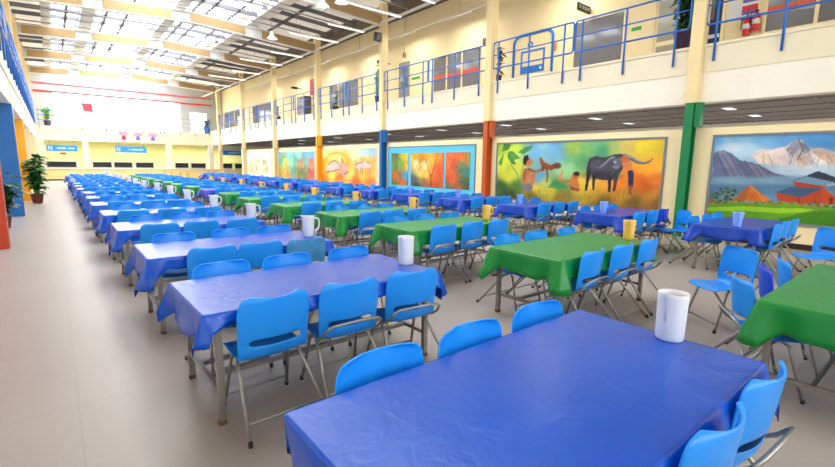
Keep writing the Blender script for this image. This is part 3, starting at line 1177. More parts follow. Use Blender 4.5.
# trees and haystack hill
for k in range(46):
    a, b = random.uniform(24, 150), random.uniform(285, 360)
    if b < 330 - 0.6 * (90 - abs(a - 90)):
        continue
    p.ell(*q1([(a, b)])[0], 0.04, 0.03, random.choice([(36, 62, 62), (52, 84, 60), (84, 110, 60), (60, 92, 92), (120, 130, 70)]), 0.9)
p.poly(q1([(132, 352), (165, 320), (190, 295), (212, 282), (240, 300), (270, 325), (300, 345), (318, 358)]), (216, 116, 44), var=0.3)
p.poly(q1([(132, 352), (165, 320), (190, 295), (208, 286), (200, 320), (185, 355)]), (164, 84, 44), 0.7)
p.line(q1([(212, 284), (245, 315), (275, 355)]), 0.012, (240, 160, 74), 0.6)
# huts
p.poly(q2([(132, 262), (270, 270), (290, 290), (300, 360), (180, 365), (150, 300)]), (170, 62, 36))
p.poly(q2([(50, 318), (60, 355), (175, 368), (300, 368), (300, 290), (120, 300)]), (184, 70, 38))
p.poly(q2([(128, 262), (250, 214), (345, 250), (330, 270), (270, 272)]), (52, 56, 72))
p.poly(q2([(128, 262), (195, 240), (330, 268), (270, 284)]), (112, 146, 172))
p.poly(q2([(48, 316), (120, 288), (270, 296), (170, 338)]), (64, 92, 124))
p.poly(q2([(270, 292), (330, 280), (420, 330), (330, 330)]), (92, 128, 158))
p.poly(q2([(270, 300), (327, 328), (420, 334), (420, 376), (268, 374)]), (196, 80, 40))
p.poly(q2([(300, 336), (318, 338), (318, 372), (300, 370)]), (120, 48, 34))
p.line(q2([(158, 342), (158, 366)]), 0.012, (110, 50, 38))
p.line(q2([(235, 325), (235, 366)]), 0.010, (150, 60, 40))
# bushes and meadow
gy = [q1([(0, 362)])[0], q1([(327, 372)])[0]]
meadow_top = lambda: q1([(10, 362), (150, 360), (327, 368)]) + q2([(60, 358), (200, 375), (327, 380), (520, 384), (900, 420)])
base = [(Y1 - 0.1, ZA - 0.1), (Y0 + 0.1, ZA - 0.1)]
p.poly(meadow_top() + base, (96, 160, 34), var=0.2)
p.poly(q1([(10, 385), (200, 378), (327, 388)]) + q2([(120, 388), (240, 392), (180, 408), (60, 412)]) + q1([(200, 402), (10, 402)]), (152, 204, 44), var=0.12)
p.poly(q2([(160, 412), (327, 396), (900, 430), (900, 520), (120, 500), (60, 440)]), (66, 128, 28), 0.9, var=0.2)
for k in range(90):
    a = random.uniform(10, 620)
    b = 360 + random.uniform(-6, 10) + max(0, a - 327) * 0.06
    p.ell(*(q1([(a, b)])[0] if a < 327 else q2([(a - 280, b + 2)])[0]), 0.03, 0.02, random.choice([(58, 96, 36), (90, 120, 40), (180, 130, 50), (200, 90, 60), (120, 150, 50)]), 0.85)
mu = mural('large painting of snowy mountains and red huts over a green meadow', Y0, Y1, ZA, ZB, M['frame_g'])
p.build('canvas', mu, XC)

# buffalo meadow
Y0, Y1, ZA, ZB = 10.32, 4.88, 0.56, 2.38
p = Paint(Y0, Y1, ZA, ZB, 330, 116)
qa, qb = P8(495, 135, 6.667), P8(580, 135, 6.667)
wash = []
for x, y, c in ((40, 80, (170, 206, 70)), (120, 70, (196, 220, 70)), (60, 200, (206, 220, 70)), (150, 240, (226, 226, 80)), (90, 270, (214, 216, 66)), (40, 350, (52, 92, 48)), (150, 340, (76, 116, 48)),
                (270, 110, (110, 176, 214)), (320, 70, (136, 196, 216)), (400, 90, (112, 178, 222)), (430, 140, (124, 186, 220)), (290, 280, (98, 166, 216)), (330, 330, (190, 200, 110)), (280, 365, (226, 196, 60)), (370, 370, (220, 190, 50)),
                (460, 250, (150, 200, 140)), (420, 330, (70, 150, 90)), (520, 90, (176, 206, 84)), (560, 170, (110, 180, 100)), (500, 180, (130, 196, 140)), (580, 330, (226, 190, 60)),
                (100, 410, (56, 66, 36)), (250, 410, (112, 100, 40)), (450, 410, (140, 116, 44))):
    wash.append(qa([(x, y)])[0] + (c,))
for x, y, c in ((60, 90, (140, 200, 110)), (90, 60, (120, 196, 140)), (150, 110, (80, 170, 130)), (20, 180, (90, 172, 120)), (230, 90, (176, 206, 110)), (300, 80, (236, 206, 110)), (420, 80, (255, 224, 60)), (520, 80, (250, 214, 60)),
                (440, 230, (246, 166, 40)), (530, 200, (250, 180, 50)), (400, 300, (228, 104, 30)), (500, 300, (224, 122, 40)), (450, 350, (206, 96, 32)), (150, 330, (244, 170, 60)), (60, 330, (236, 190, 70)), (270, 330, (240, 130, 40)),
                (100, 400, (196, 150, 44)), (300, 395, (190, 140, 46)), (480, 400, (200, 140, 50)), (150, 450, (106, 84, 40)), (350, 450, (110, 84, 42)), (520, 450, (130, 96, 44))):
    wash.append(qb([(x, y)])[0] + (c,))
p.wash(wash, 3.4).grain(0.16)
for k in range(160):                      # grass blades along the bottom
    y = random.uniform(Y1, Y0)
    z = ZA + random.uniform(-0.05, 0.28)
    p.line([(y, z), (y + random.uniform(-0.05, 0.05), z + random.uniform(0.06, 0.16))], 0.008, random.choice([(60, 70, 34), (120, 110, 40), (186, 150, 50), (90, 100, 40)]), 0.5)
# big leaves
for poly in ([(90, 110), (120, 108), (170, 155), (130, 165), (140, 200), (110, 190), (85, 150)], [(155, 115), (200, 85), (255, 65), (240, 100), (190, 130)],
             [(60, 60), (110, 62), (90, 100), (50, 110)], [(25, 180), (50, 140), (62, 120), (50, 190), (35, 210)]):
    p.poly(qa(poly), (70, 136, 56), var=0.3)
p.line(qa([(110, 200), (150, 260), (170, 320)]), 0.014, (80, 130, 50))
p.line(qa([(190, 200), (175, 260), (172, 330)]), 0.012, (96, 140, 50))
p.line(qa([(90, 112), (150, 160)]), 0.008, (120, 176, 70))
# crouching boy holding up a puppy
SK, SKD = (196, 120, 70), (140, 76, 48)
p.poly(qa([(192, 225), (225, 220), (235, 260), (225, 310), (200, 350), (180, 330), (182, 270)]), SK)
p.poly(qa([(200, 230), (215, 228), (205, 300), (190, 330), (184, 280)]), SKD, 0.6)
p.poly(qa([(230, 275), (255, 250), (275, 265), (262, 320), (240, 360), (222, 362), (238, 310)]), SK)
p.line(qa([(225, 228), (275, 248), (335, 222)]), 0.045, SKD, 1, 0.026)
p.line(qa([(215, 240), (270, 252), (330, 232)]), 0.030, SK, 1, 0.02)
p.poly(qa([(180, 325), (235, 320), (255, 345), (240, 378), (186, 365)]), (120, 110, 120))
p.ell(*qa([(222, 180)])[0], 0.17, 0.13, SK)
p.poly(qa([(188, 165), (198, 138), (222, 133), (228, 160), (212, 180), (204, 205), (190, 195)]), (40, 28, 30))
# the puppy
BR = (150, 76, 44)
p.poly(qa([(295, 150), (310, 145), (330, 180), (370, 200), (400, 190), (428, 195), (430, 215), (405, 222), (380, 235), (345, 232), (315, 215), (302, 185)]), BR, var=0.25)
p.line(qa([(345, 225), (352, 270), (346, 310)]), 0.025, (110, 60, 40))
p.line(qa([(315, 205), (320, 235)]), 0.03, (110, 60, 40))
p.ell(*qa([(415, 205)])[0], 0.14, 0.09, (110, 62, 40))
# seated child
p.poly(qa([(505, 290), (525, 265), (548, 275), (560, 320), (565, 365), (530, 370), (500, 350)]), (206, 120, 64))
p.poly(qa([(490, 330), (530, 350), (566, 362), (560, 376), (510, 370)]), (150, 80, 60))
p.line(qa([(515, 300), (470, 312), (430, 300)]), 0.03, (196, 110, 62))
p.ell(*qa([(540, 268)])[0], 0.11, 0.085, (176, 100, 60))
p.ell(*qa([(545, 258)])[0], 0.10, 0.06, (40, 32, 36))
p.poly(qa([(420, 290), (450, 235), (458, 250), (440, 300)]), (206, 140, 90))
p.poly(qa([(350, 350), (395, 300), (470, 330), (500, 360), (420, 356)]), (60, 140, 84), 0.8)
# buffalo
BK, BK2, BK3 = (66, 64, 76), (40, 38, 46), (112, 112, 124)
p.poly(qb([(52, 190), (68, 155), (110, 140), (150, 150), (190, 145), (230, 128), (275, 125), (310, 138), (305, 180), (285, 230), (260, 265), (215, 300), (150, 300), (105, 290), (80, 260), (60, 270), (48, 240)]), BK, var=0.35)
p.poly(qb([(52, 190), (70, 190), (76, 260), (58, 320), (50, 372), (32, 372), (40, 310), (46, 240)]), BK2)
p.poly(qb([(80, 265), (108, 275), (100, 320), (98, 366), (82, 366), (84, 310)]), BK2)
p.poly(qb([(185, 280), (215, 285), (206, 340), (205, 382), (188, 382), (188, 330)]), BK2)
p.poly(qb([(220, 280), (262, 255), (250, 310), (236, 376), (216, 376), (226, 320)]), BK)
p.ell(*qb([(120, 200)])[0], 0.45, 0.18, BK3, 0.5, 0.6)
p.ell(*qb([(140, 270)])[0], 0.5, 0.10, BK2, 0.5, 0.5)
p.line(qb([(70, 165), (50, 220), (44, 300)]), 0.016, BK2)
p.poly(qb([(222, 160), (270, 150), (285, 180), (262, 225), (235, 222), (222, 195)]), (104, 104, 118), var=0.3)
p.ell(*qb([(240, 214)])[0], 0.10, 0.05, (132, 130, 140), 0.8)
p.line(qb([(228, 178), (240, 184)]), 0.014, (206, 204, 206))
for k in range(40):
    x, z = random.uniform(60, 270), random.uniform(150, 280)
    p.line(qb([(x, z), (x - random.uniform(4, 16), z + random.uniform(6, 22))]), 0.010, random.choice([(110, 110, 124), (44, 42, 52), (84, 84, 98)]), 0.45)
# sweeping horns
p.line(qb([(225, 150), (190, 170), (165, 200), (130, 222), (95, 214)]), 0.055, (96, 100, 114), 1, 0.012)
p.line(qb([(225, 146), (195, 160), (165, 192), (130, 214)]), 0.016, (176, 176, 184), 1, 0.008)
p.line(qb([(300, 142), (345, 158), (390, 182), (430, 188), (465, 178), (486, 158)]), 0.06, (92, 92, 108), 1, 0.010)
p.line(qb([(305, 136), (350, 152), (395, 176), (440, 182)]), 0.016, (170, 172, 184), 1, 0.008)
# man leaning on its head
p.poly(qb([(285, 165), (315, 150), (345, 180), (352, 240), (325, 240), (295, 230), (282, 200)]), (222, 128, 72))
p.ell(*qb([(300, 160)])[0], 0.12, 0.09, (196, 108, 64))
p.poly(qb([(318, 238), (355, 235), (362, 270), (352, 350), (322, 345), (322, 290)]), (52, 46, 74))
p.line(qb([(338, 345), (336, 388)]), 0.045, (160, 80, 50))
mu = mural('large painting of a black buffalo with children in a yellow meadow', Y0, Y1, ZA, ZB, M['frame_g'])
p.build('canvas', mu, XC)

# autumn triptych on a cyan board
Y0, Y1, ZA, ZB = 16.82, 11.40, 0.56, 2.38
mu = mural('autumn tree triptych on a cyan board', Y0, Y1, ZA, ZB, M['frame_g'], 0.04)
MB().box((XM - 0.016, Y1, ZA), (XM - 0.001, Y0, ZB)).build('board', M['cyan'], mu)
TR = [(60, 60, (96, 140, 90)), (80, 200, (110, 150, 80)), (100, 280, (200, 110, 50)), (160, 130, (230, 214, 60)), (190, 190, (244, 196, 50)), (130, 180, (120, 170, 80)), (170, 285, (70, 150, 200)), (150, 330, (214, 96, 50)), (80, 340, (110, 110, 60)), (90, 110, (96, 120, 90)),
      (230, 130, (240, 190, 60)), (250, 190, (255, 240, 170)), (300, 130, (244, 150, 40)), (320, 200, (255, 226, 150)), (270, 240, (255, 214, 110)), (370, 130, (255, 196, 60)), (420, 130, (250, 160, 50)), (450, 200, (240, 110, 50)), (430, 250, (232, 90, 50)), (380, 300, (240, 120, 50)), (340, 260, (250, 196, 80)), (240, 310, (80, 96, 100)), (320, 340, (150, 110, 70)), (400, 350, (220, 90, 60)), (450, 340, (200, 90, 50)), (250, 350, (60, 76, 80)),
      (500, 150, (240, 110, 60)), (560, 180, (240, 96, 60)), (520, 240, (236, 100, 50)), (540, 310, (224, 90, 60)), (600, 120, (236, 110, 50)), (600, 200, (90, 140, 110)), (650, 150, (196, 150, 60)), (640, 240, (70, 140, 120)), (620, 330, (70, 100, 70)), (660, 360, (60, 84, 56)), (510, 370, (110, 100, 70)), (590, 370, (150, 90, 60))]
qc = P8(384, 140, 7.786)
washT = [qc([(x, y)])[0] + (c,) for x, y, c in TR]
for xa, xb in ((64, 192), (214, 468), (486, 672)):
    ya, yb = qc([(xa, 200)])[0][0], qc([(xb, 200)])[0][0]
    p = Paint(ya, yb, 0.74, 2.13, 90, 70)
    p.wash(washT, 4.0).grain(0.22)
    for k in range(70):
        p.ell(random.uniform(yb, ya), random.uniform(0.8, 2.1), random.uniform(0.03, 0.09), random.uniform(0.02, 0.05), random.choice([(236, 96, 40), (250, 180, 60), (200, 70, 40), (110, 130, 60)]), 0.25, 0.6)
    if xa == 214:
        p.line(qc([(372, 360), (370, 290), (350, 220), (330, 150)]), 0.035, (130, 60, 40), 1, 0.012)
        p.line(qc([(370, 290), (395, 220), (410, 150)]), 0.022, (140, 70, 40), 1, 0.01)
    if xa == 64:
        p.line(qc([(100, 360), (95, 240), (120, 130)]), 0.03, (120, 100, 60), 0.8, 0.01)
    pn = MB().box((XM - 0.040, yb, 0.74), (XM - 0.016, ya, 2.13)).build('picture_panel', M['frame_g'], mu)
    p.build('canvas', pn, XM - 0.041)

# pale animals on a sandy ground
Y0, Y1, ZA, ZB = 23.45, 17.85, 0.56, 2.38
qd = P8(315, 140, 8.486)
p = Paint(Y0, Y1, ZA, ZB, 150, 60)
wash = [qd([(x, y)])[0] + (c,) for x, y, c in ((80, 110, (250, 236, 150)), (180, 100, (250, 230, 140)), (320, 110, (250, 240, 180)), (420, 110, (190, 224, 240)), (490, 110, (160, 210, 246)), (90, 200, (250, 200, 60)), (200, 200, (252, 224, 130)), (280, 180, (250, 190, 70)), (420, 170, (250, 206, 110)), (490, 170, (248, 190, 90)), (150, 290, (252, 220, 100)), (300, 270, (250, 216, 110)), (400, 290, (250, 200, 80)), (490, 280, (248, 196, 80)), (80, 350, (244, 150, 50)), (200, 345, (240, 130, 50)), (350, 355, (236, 110, 50)), (480, 360, (240, 130, 60)))]
p.wash(wash, 3.6).grain(0.1)
p.line(qd([(75, 240), (85, 170), (130, 120), (200, 105), (270, 135), (290, 200), (280, 270)]), 0.06, (236, 170, 50), 0.7)
BE, LN = (226, 200, 190), (150, 84, 80)
p.poly(qd([(110, 210), (140, 185), (175, 175), (205, 200), (210, 250), (150, 265), (105, 270), (95, 250)]), BE)
p.poly(qd([(205, 215), (225, 185), (250, 190), (270, 230), (285, 270), (255, 300), (220, 295)]), (220, 166, 150))
for ln in ([(100, 270), (95, 290)], [(110, 210), (140, 185), (175, 175), (205, 200)], [(120, 265), (112, 285)], [(205, 250), (150, 265), (105, 270)], [(230, 190), (230, 160), (250, 200)], [(215, 290), (230, 320)], [(250, 295), (285, 270)], [(265, 225), (272, 190)]):
    p.line(qd(ln), 0.03, LN, 0.9)
p.poly(qd([(340, 215), (370, 195), (400, 190), (440, 185), (470, 200), (478, 235), (440, 240), (400, 245), (350, 245)]), (232, 206, 196))
for x in (345, 362, 388, 405, 432, 450, 468):
    p.line(qd([(x, 238), (x + 4, 292)]), 0.03, LN, 0.8)
for ln in ([(340, 215), (370, 195), (400, 190)], [(400, 190), (395, 150)], [(410, 190), (420, 150)], [(440, 185), (470, 200)], [(345, 170), (352, 210)]):
    p.line(qd(ln), 0.026, LN, 0.7)
mu = mural('sandy yellow painting of a group of pale animals', Y0, Y1, ZA, ZB, M['frame_w'])
p.build('canvas', mu, XC)

# underwater garden
Y0, Y1, ZA, ZB = 29.7, 24.3, 0.56, 2.32
qe = P8(240, 140, 9.3375)
p = Paint(Y0, Y1, ZA, ZB, 110, 50)
wash = [qe([(x, y)])[0] + (c,) for x, y, c in ((370, 120, (130, 200, 214)), (450, 120, (140, 220, 226)), (550, 130, (150, 230, 226)), (640, 120, (110, 190, 240)), (680, 130, (120, 190, 246)), (380, 200, (120, 190, 150)), (430, 210, (230, 214, 100)), (480, 200, (150, 220, 200)), (520, 210, (90, 180, 150)), (570, 230, (226, 150, 110)), (620, 200, (130, 200, 180)), (660, 210, (236, 120, 110)), (670, 300, (240, 90, 110)), (400, 290, (214, 190, 90)), (460, 300, (200, 170, 90)), (490, 290, (70, 190, 200)), (540, 300, (80, 150, 90)), (600, 300, (110, 150, 100)), (370, 330, (230, 140, 50)), (450, 340, (220, 150, 70)), (540, 350, (200, 140, 80)), (630, 350, (190, 120, 90)))]
p.wash(wash, 4.0).grain(0.2)
for k in range(60):
    y = random.uniform(24.5, 29.5)
    z = random.uniform(0.6, 1.5)
    p.line([(y, z), (y + random.uniform(-0.1, 0.1), z + random.uniform(0.1, 0.4))], 0.04, random.choice([(240, 170, 60), (90, 180, 90), (70, 190, 190), (236, 110, 90), (240, 220, 110)]), 0.6)
mu = mural('turquoise painting of colourful underwater plants', Y0, Y1, ZA, ZB, M['frame_w'])
p.build('canvas', mu, XC)

# dancing figures on white
Y0, Y1, ZA, ZB = 36.3, 31.0, 0.56, 2.32
p = Paint(Y0, Y1, ZA, ZB, 100, 46)
p.wash([(y, z, (250, 244, 232)) for y in (31.5, 33, 34.5, 36) for z in (0.7, 2.2)], 2).grain(0.03)
for k in range(60):
    y = random.uniform(31.6, 35.8)
    z = random.uniform(0.8, 1.35 + 0.55 * math.sin((y - 31) / 5.3 * PI))
    p.ell(y, z, 0.16, 0.14, random.choice([(236, 160, 150), (240, 200, 90), (250, 226, 140), (196, 214, 120), (226, 130, 120), (180, 120, 150)]), 0.7, 0.6)
mu = mural('white painting with a cluster of pink and yellow figures', Y0, Y1, ZA, ZB, M['frame_w'])
p.build('canvas', mu, XC)


# ------------------------------------------------------------------ balcony railings
ZT, ZMID, ZLOW, ZFOOT = 5.71, 5.30, 4.88, 4.07


def railing(x, ya, yb, posts, label, group, side=-1, rm='rail'):
    """one railing panel: a rounded loop of top and bottom rail, a middle rail, posts fixed to the fascia"""
    root = empty('guard_railing', (x, ya, 0))
    L = yb - ya
    tag(root, label, 'railing', group)
    r = 0.08
    loop = []
    for cx, cz, q0 in ((r, ZLOW + r, PI), (L - r, ZLOW + r, 1.5 * PI), (L - r, ZT - r, 0), (r, ZT - r, 0.5 * PI)):
        for i in range(5):
            q = q0 + PI / 2 * i / 4
            loop.append((0, cx + r * math.cos(q), cz + r * math.sin(q)))
    MB().tube(loop, 0.024, 8, closed=True).build('rail_loop', M[rm], root)
    MB().tube([(0, 0, ZMID), (0, L, ZMID)], 0.018, 8).build('middle_rail', M[rm], root)
    for yy in posts:
        pm = MB()
        pm.tube([(side * -0.0, yy - ya, ZFOOT), (0, yy - ya, ZT - 0.02)], 0.026, 8)
        pb = pm.build('post', M['rail'], root)
    return root


BAYN = ['nearest', 'second', 'third', 'fourth', 'fifth', 'sixth', 'seventh']
for k in range(len(PY) - 1):
    a, b = PY[k] + 0.22, PY[k + 1] - 0.12
    mid = (a + b) / 2 + (0.02 if k != 1 else 0.0)
    for j, (s, e) in enumerate(((a, mid - 0.025), (mid + 0.025, b))):
        n = 3
        ps = [s + 0.30 + (e - s - 0.52) * i / (n - 1) for i in range(n)]
        railing(XR - 0.06, s, e, ps, 'blue tubular balcony railing, %s bay on the right, %s half' % (BAYN[k], 'nearer' if j == 0 else 'further'),
                'blue railings of the right balcony')
for k in range(2, len(LY) - 1):
    a, b = LY[k] + 0.2, LY[k + 1] - 0.2
    railing(XL + 0.05, a, b, [a + 0.3 + (b - a - 0.6) * i / 4 for i in range(5)],
            'grey tubular railing with blue posts on the left balcony, %s visible bay' % BAYN[k - 2], 'railings of the left balcony', rm='rail_g')
# far balcony rail, in three lengths
for j, (x0, x1) in enumerate(((-0.6, 3.5), (3.6, 7.7), (7.8, 11.7))):
    root = empty('guard_railing', (x0, YF - 0.05, 0))
    tag(root, 'slim blue railing of the far balcony, %s length' % ('left', 'middle', 'right')[j], 'railing', 'railings of the far balcony')
    L = x1 - x0
    for z, nm in ((5.35, 'top_rail'), (4.98, 'middle_rail'), (4.62, 'low_rail')):
        MB().tube([(0, 0, z), (L, 0, z)], 0.018, 6).build(nm, M['rail'], root)
    for i in range(4):
        MB().tube([(0.1 + (L - 0.2) * i / 3, 0, 3.95), (0.1 + (L - 0.2) * i / 3, 0, 5.35)], 0.022, 6).build('post', M['rail'], root)


# ------------------------------------------------------------------ upper wall: windows, doors, signs
def wall_window(n, ya, yb, z0, z1, mull, glass, label, band=None, kindname='window'):
    """ya > yb; set proud of the cream wall by the depth of its frame"""
    f = MB()
    x0, x1 = XU - 0.05, XU
    w = 0.07
    f.box((x0, yb - w, z0 - w), (x1, ya + w, z0))
    f.box((x0, yb - w, z1), (x1, ya + w, z1 + w))
    for y in [ya, yb] + mull:
        f.box((x0, y - (0 if y == ya else w if y == yb else w / 2), z0), (x1, y + (w if y == ya else 0 if y == yb else w / 2), z1))
    root = struct('%s_%d' % (kindname, n), f, M['cream'], label)
    struct('pane', MB().box((XU - 0.02, yb, z0), (XU - 0.012, ya, z1)), glass, parent=root)
    if band:
        bm_ = MB()
        n_ = int((ya - yb) / 0.11)
        for i in range(n_):
            bm_.box((XU - 0.026, yb + (ya - yb) * (i + 0.08) / n_, band[0]), (XU - 0.021, yb + (ya - yb) * (i + 0.92) / n_, band[1]))
        struct('orange_band', bm_, M['orange_band'], parent=root)
    return root


nw += 1
wall_window(nw, 3.50, -1.5, 4.92, 6.9, [2.58, 1.2, -0.2], M['glass_d'], 'dark office window above the mountain mural', (5.38, 5.48))
nw += 1
wall_window(nw, 8.62, 7.02, 4.62, 6.24, [], M['glass_d'], 'wide dark window below the black sign')
nw += 1
wall_window(nw, 15.6, 12.84, 4.85, 6.28, [14.75, 13.82], M['glass_d'], 'three part dark window above the triptych', (5.40, 5.54))
nw += 1
wall_window(nw, 25.3, 21.95, 4.9, 6.33, [24.2, 23.0], M['glass_d'], 'window above the sandy mural', None)
nw += 1
wall_window(nw, 38.9, 34.7, 4.9, 6.25, [37.5, 36.1], M['glass_d'], 'window above the white mural', None)
nw += 1
wall_window(nw, 46.8, 42.2, 4.9, 6.4, [45.3, 43.7], M['glass_d'], 'window at the far end of the right balcony', None)


def wall_door(n, ya, yb, m, glass, label, pane, rail_z=None):
    f = MB()
    zt = Z2 - 0.04 + 2.08
    f.box((XU - 0.06, ya, Z2 - 0.04), (XU, ya + 0.08, zt + 0.08))
    f.box((XU - 0.06, yb - 0.08, Z2 - 0.04), (XU, yb, zt + 0.08))
    f.box((XU - 0.06, yb, zt), (XU, ya, zt + 0.08))
    root = struct('door_%d' % n, f, M['cream'], label)
    lf = MB()
    lf.box((XU - 0.03, yb, Z2 - 0.03), (XU - 0.001, ya, zt))
    struct('leaf', lf, m, parent=root)
    struct('glass_pane', MB().box((XU - 0.036, pane[0], pane[2]), (XU - 0.031, pane[1], pane[3])), glass, parent=root)
    if rail_z:
        struct('push_plate', MB().box((XU - 0.04, yb + 0.02, rail_z), (XU - 0.031, ya - 0.02, rail_z + 0.09)), M['wtop'], parent=root)
    hd = MB().tube([(XU - 0.07, yb + 0.1, 5.4), (XU - 0.07, yb + 0.1, 5.6)], 0.012, 6)
    hd.box((XU - 0.075, yb + 0.09, 5.4), (XU - 0.03, yb + 0.11, 5.42))
    hd.box((XU - 0.075, yb + 0.09, 5.58), (XU - 0.03, yb + 0.11, 5.6))
    struct('handle', hd, M['inox'], parent=root)
    return root


wall_door(1, 5.32, 4.44, M['navy'], M['glass_d'], 'navy door beside the fire extinguishers', (4.62, 5.05, 5.45, 6.2), 5.0)
wall_door(2, 6.10, 5.42, M['cream'], M['glass_g'], 'glazed cream door behind the tall plant', (5.5, 6.02, 5.16, 6.42), None)
struct('glass_pane', MB().box((XU - 0.036, 5.5, 4.6), (XU - 0.031, 6.02, 5.04)), M['glass_g'], parent=bpy.data.objects['door_2'])
wall_door(3, 18.2, 17.3, M['steel_g'], M['glass_d'], 'grey door by the blue pillar', (17.45, 18.05, 5.3, 6.3))


def sign_text(body, size, loc, rot, m, parent, extrude=0.001, sx=1.0):
    cu = bpy.data.curves.new('lettering', 'FONT')
    cu.body = body
    cu.size = size
    cu.align_x = 'CENTER'
    cu.align_y = 'CENTER'
    cu.extrude = extrude
    cu.materials.append(m)
    o = bpy.data.objects.new('lettering', cu)
    col.objects.link(o)
    dg = bpy.context.evaluated_depsgraph_get()
    me = bpy.data.meshes.new_from_object(o.evaluated_get(dg))
    bpy.data.objects.remove(o)
    o = link_mesh('lettering', me, parent)
    o.location = loc
    o.rotation_euler = rot
    o.scale = (sx, 1, 1)
    return o


# black room sign projecting from the wall, faces the viewer's end of the hall
s = empty('room_sign', (XU, 8.15, 0))
tag(s, 'small black projecting sign above the wide dark window', 'sign')
MB().box((-0.75, -0.02, 6.40), (-0.05, 0.02, 6.62)).build('sign_board', M['black'], s)
MB().box((-0.05, -0.012, 6.45), (0.0, 0.012, 6.57)).build('bracket', M['steel_g'], s)
sign_text('TV ROOM', 0.145, (-0.40, -0.022, 6.51), (PI / 2, 0, 0), M['paper'], s, sx=0.95)

# notices
s = MB().box((XU - 0.006, 4.05, 5.36), (XU - 0.001, 4.33, 5.80)).build('notice_sheet', M['paper'])
tag(s, 'plain white notice sheet on the cream upper wall', 'notice')
s = empty('safety_poster', (XU, 3.87, 0))
tag(s, 'red white and violet poster above the fire extinguishers', 'poster')
for i, (z0, z1, m) in enumerate(((5.30, 5.37, 'poster_b'), (5.37, 5.42, 'paper'), (5.42, 5.50, 'poster_b'), (5.50, 5.63, 'red'), (5.63, 5.70, 'paper'), (5.70, 5.80, 'poster_b'), (5.80, 6.0, 'red'))):
    MB().box((-0.008, -0.16, z0), (-0.001, 0.16, z1)).build('printed_band', M[m], s)


def extinguisher(y, z0, label):
    e = empty('fire_extinguisher', (XU - 0.11, y, z0))
    tag(e, label, 'extinguisher', 'fire extinguishers on the upper wall')
    MB().lathe([(0.075, 0), (0.08, 0.015), (0.08, 0.33), (0.06, 0.38), (0.025, 0.40), (0.025, 0.43)], n=18).build('cylinder', M['red'], e)
    v = MB().box((-0.025, -0.03, 0.43), (0.02, 0.03, 0.47))
    v.tube([(0, 0.0, 0.46), (-0.05, 0, 0.50), (-0.10, 0, 0.49)], 0.008, 6)
    v.build('valve', M['black'], e)
    MB().tube([(0, 0.03, 0.45), (-0.03, 0.10, 0.40), (-0.05, 0.11, 0.22), (-0.05, 0.10, 0.12)], 0.012, 6).build('hose', M['black'], e)
    MB().lathe([(0.082, 0.14), (0.082, 0.26)], n=18).build('paper_band', M['paper'], e)
    MB().box((0.075, -0.03, 0.30), (0.11, 0.03, 0.34)).build('wall_bracket', M['steel_g'], e)


extinguisher(3.86, 4.90, 'red fire extinguisher hung lower, left of the pair')
extinguisher(3.68, 4.98, 'red fire extinguisher hung higher, right of the pair beside the window')

s = MB().box((XU - 0.012, 6.50, 5.62), (XU - 0.001, 6.78, 5.72)).build('exit_sign', M['exit'])
tag(s, 'small green emergency sign between window and glazed door', 'sign')
s = MB().box((XU - 0.012, 16.6, 5.6), (XU - 0.001, 17.3, 5.72)).build('exit_sign', M['exit'])
tag(s, 'small green emergency sign left of the three part window', 'sign')
s = MB().box((XU - 0.02, 9.32, 5.55), (XU - 0.001, 9.44, 5.80)).build('alarm_plate', mat('pale_red_plate', rgb(226, 130, 100), 0.5))
tag(s, 'small pale red alarm plate on the cream upper wall', 'alarm')
s = MB().box((XU - 0.02, 27.4, 6.05), (XU - 0.001, 28.0, 7.05)).build('red_board', mat('rose_red_board', rgb(200, 60, 80), 0.5))
tag(s, 'upright rose red board on the upper wall', 'board')
s = MB().box((0.55, YF - 0.03, 2.02), (0.95, YF - 0.02, 2.18)).build('notice_sheet', M['orange_band'])
tag(s, 'small orange notice under the left blue servery sign', 'notice')
c = empty('cabinet', (XU - 0.25, 28.6, Z2 - 0.04))
tag(c, 'dark grey cabinet standing on the balcony under the red board', 'cabinet')
MB().box((-0.2, -0.7, 0), (0.24, 0.5, 1.55)).build('body', M['steel_d'], c)
for y in (-0.68, -0.08):
    MB().box((-0.22, y, 0.05), (-0.2, y + 0.56, 1.5)).build('door', M['glass_d'], c)

# blue painted emblem: an arch with a square case hanging in it
em = empty('wall_emblem', (XU, 10.3, 0))
tag(em, 'blue arch and square case emblem on the upper wall', 'emblem')
M['emb'] = mat('azure_emblem_paint', rgb(20, 120, 214), 0.4)
arch = [(0.83, 4.55), (0.83, 6.02)]
arch = [(0.83, 4.6), (0.83, 6.02)] + [(0.55 + 0.28 * math.cos(q), 6.02 + 0.28 * math.sin(q)) for q in [PI / 2 * i / 6 for i in range(1, 7)]]
arch += [(-0.55 - 0.28 * math.sin(q), 6.02 + 0.28 * math.cos(q)) for q in [PI / 2 * i / 6 for i in range(0, 7)]] + [(-0.83, 4.6)]
MB().tube([(-0.012, y, z) for y, z in arch], 0.05, 6).build('arch_band', M['emb'], em)
cs = MB()
ca, cb, z0, z1, w = 0.50, -0.52, 4.96, 5.74, 0.06
cs.box((-0.02, cb, z0), (-0.001, ca, z0 + 0.24))
cs.box((-0.02, cb, z1 - w), (-0.001, ca, z1))
cs.box((-0.02, cb, z0 + 0.24), (-0.001, cb + w, z1 - w))
cs.box((-0.02, ca - w, z0 + 0.24), (-0.001, ca, z1 - w))
cs.build('case_outline', M['emb'], em)
MB().tube([(-0.02, 0.1 + 0.09 * math.cos(q), 5.93 + 0.09 * math.sin(q)) for q in [2 * PI * i / 12 for i in range(12)]], 0.025, 6, closed=True).build('ring', M['emb'], em)
MB().lathe([(0.05, 0), (0.05, 0.01)], n=12).build('dot', M['paper'], em, (-0.022, cb + 0.14, z0 + 0.12)).rotation_euler = (0, -PI / 2, 0)

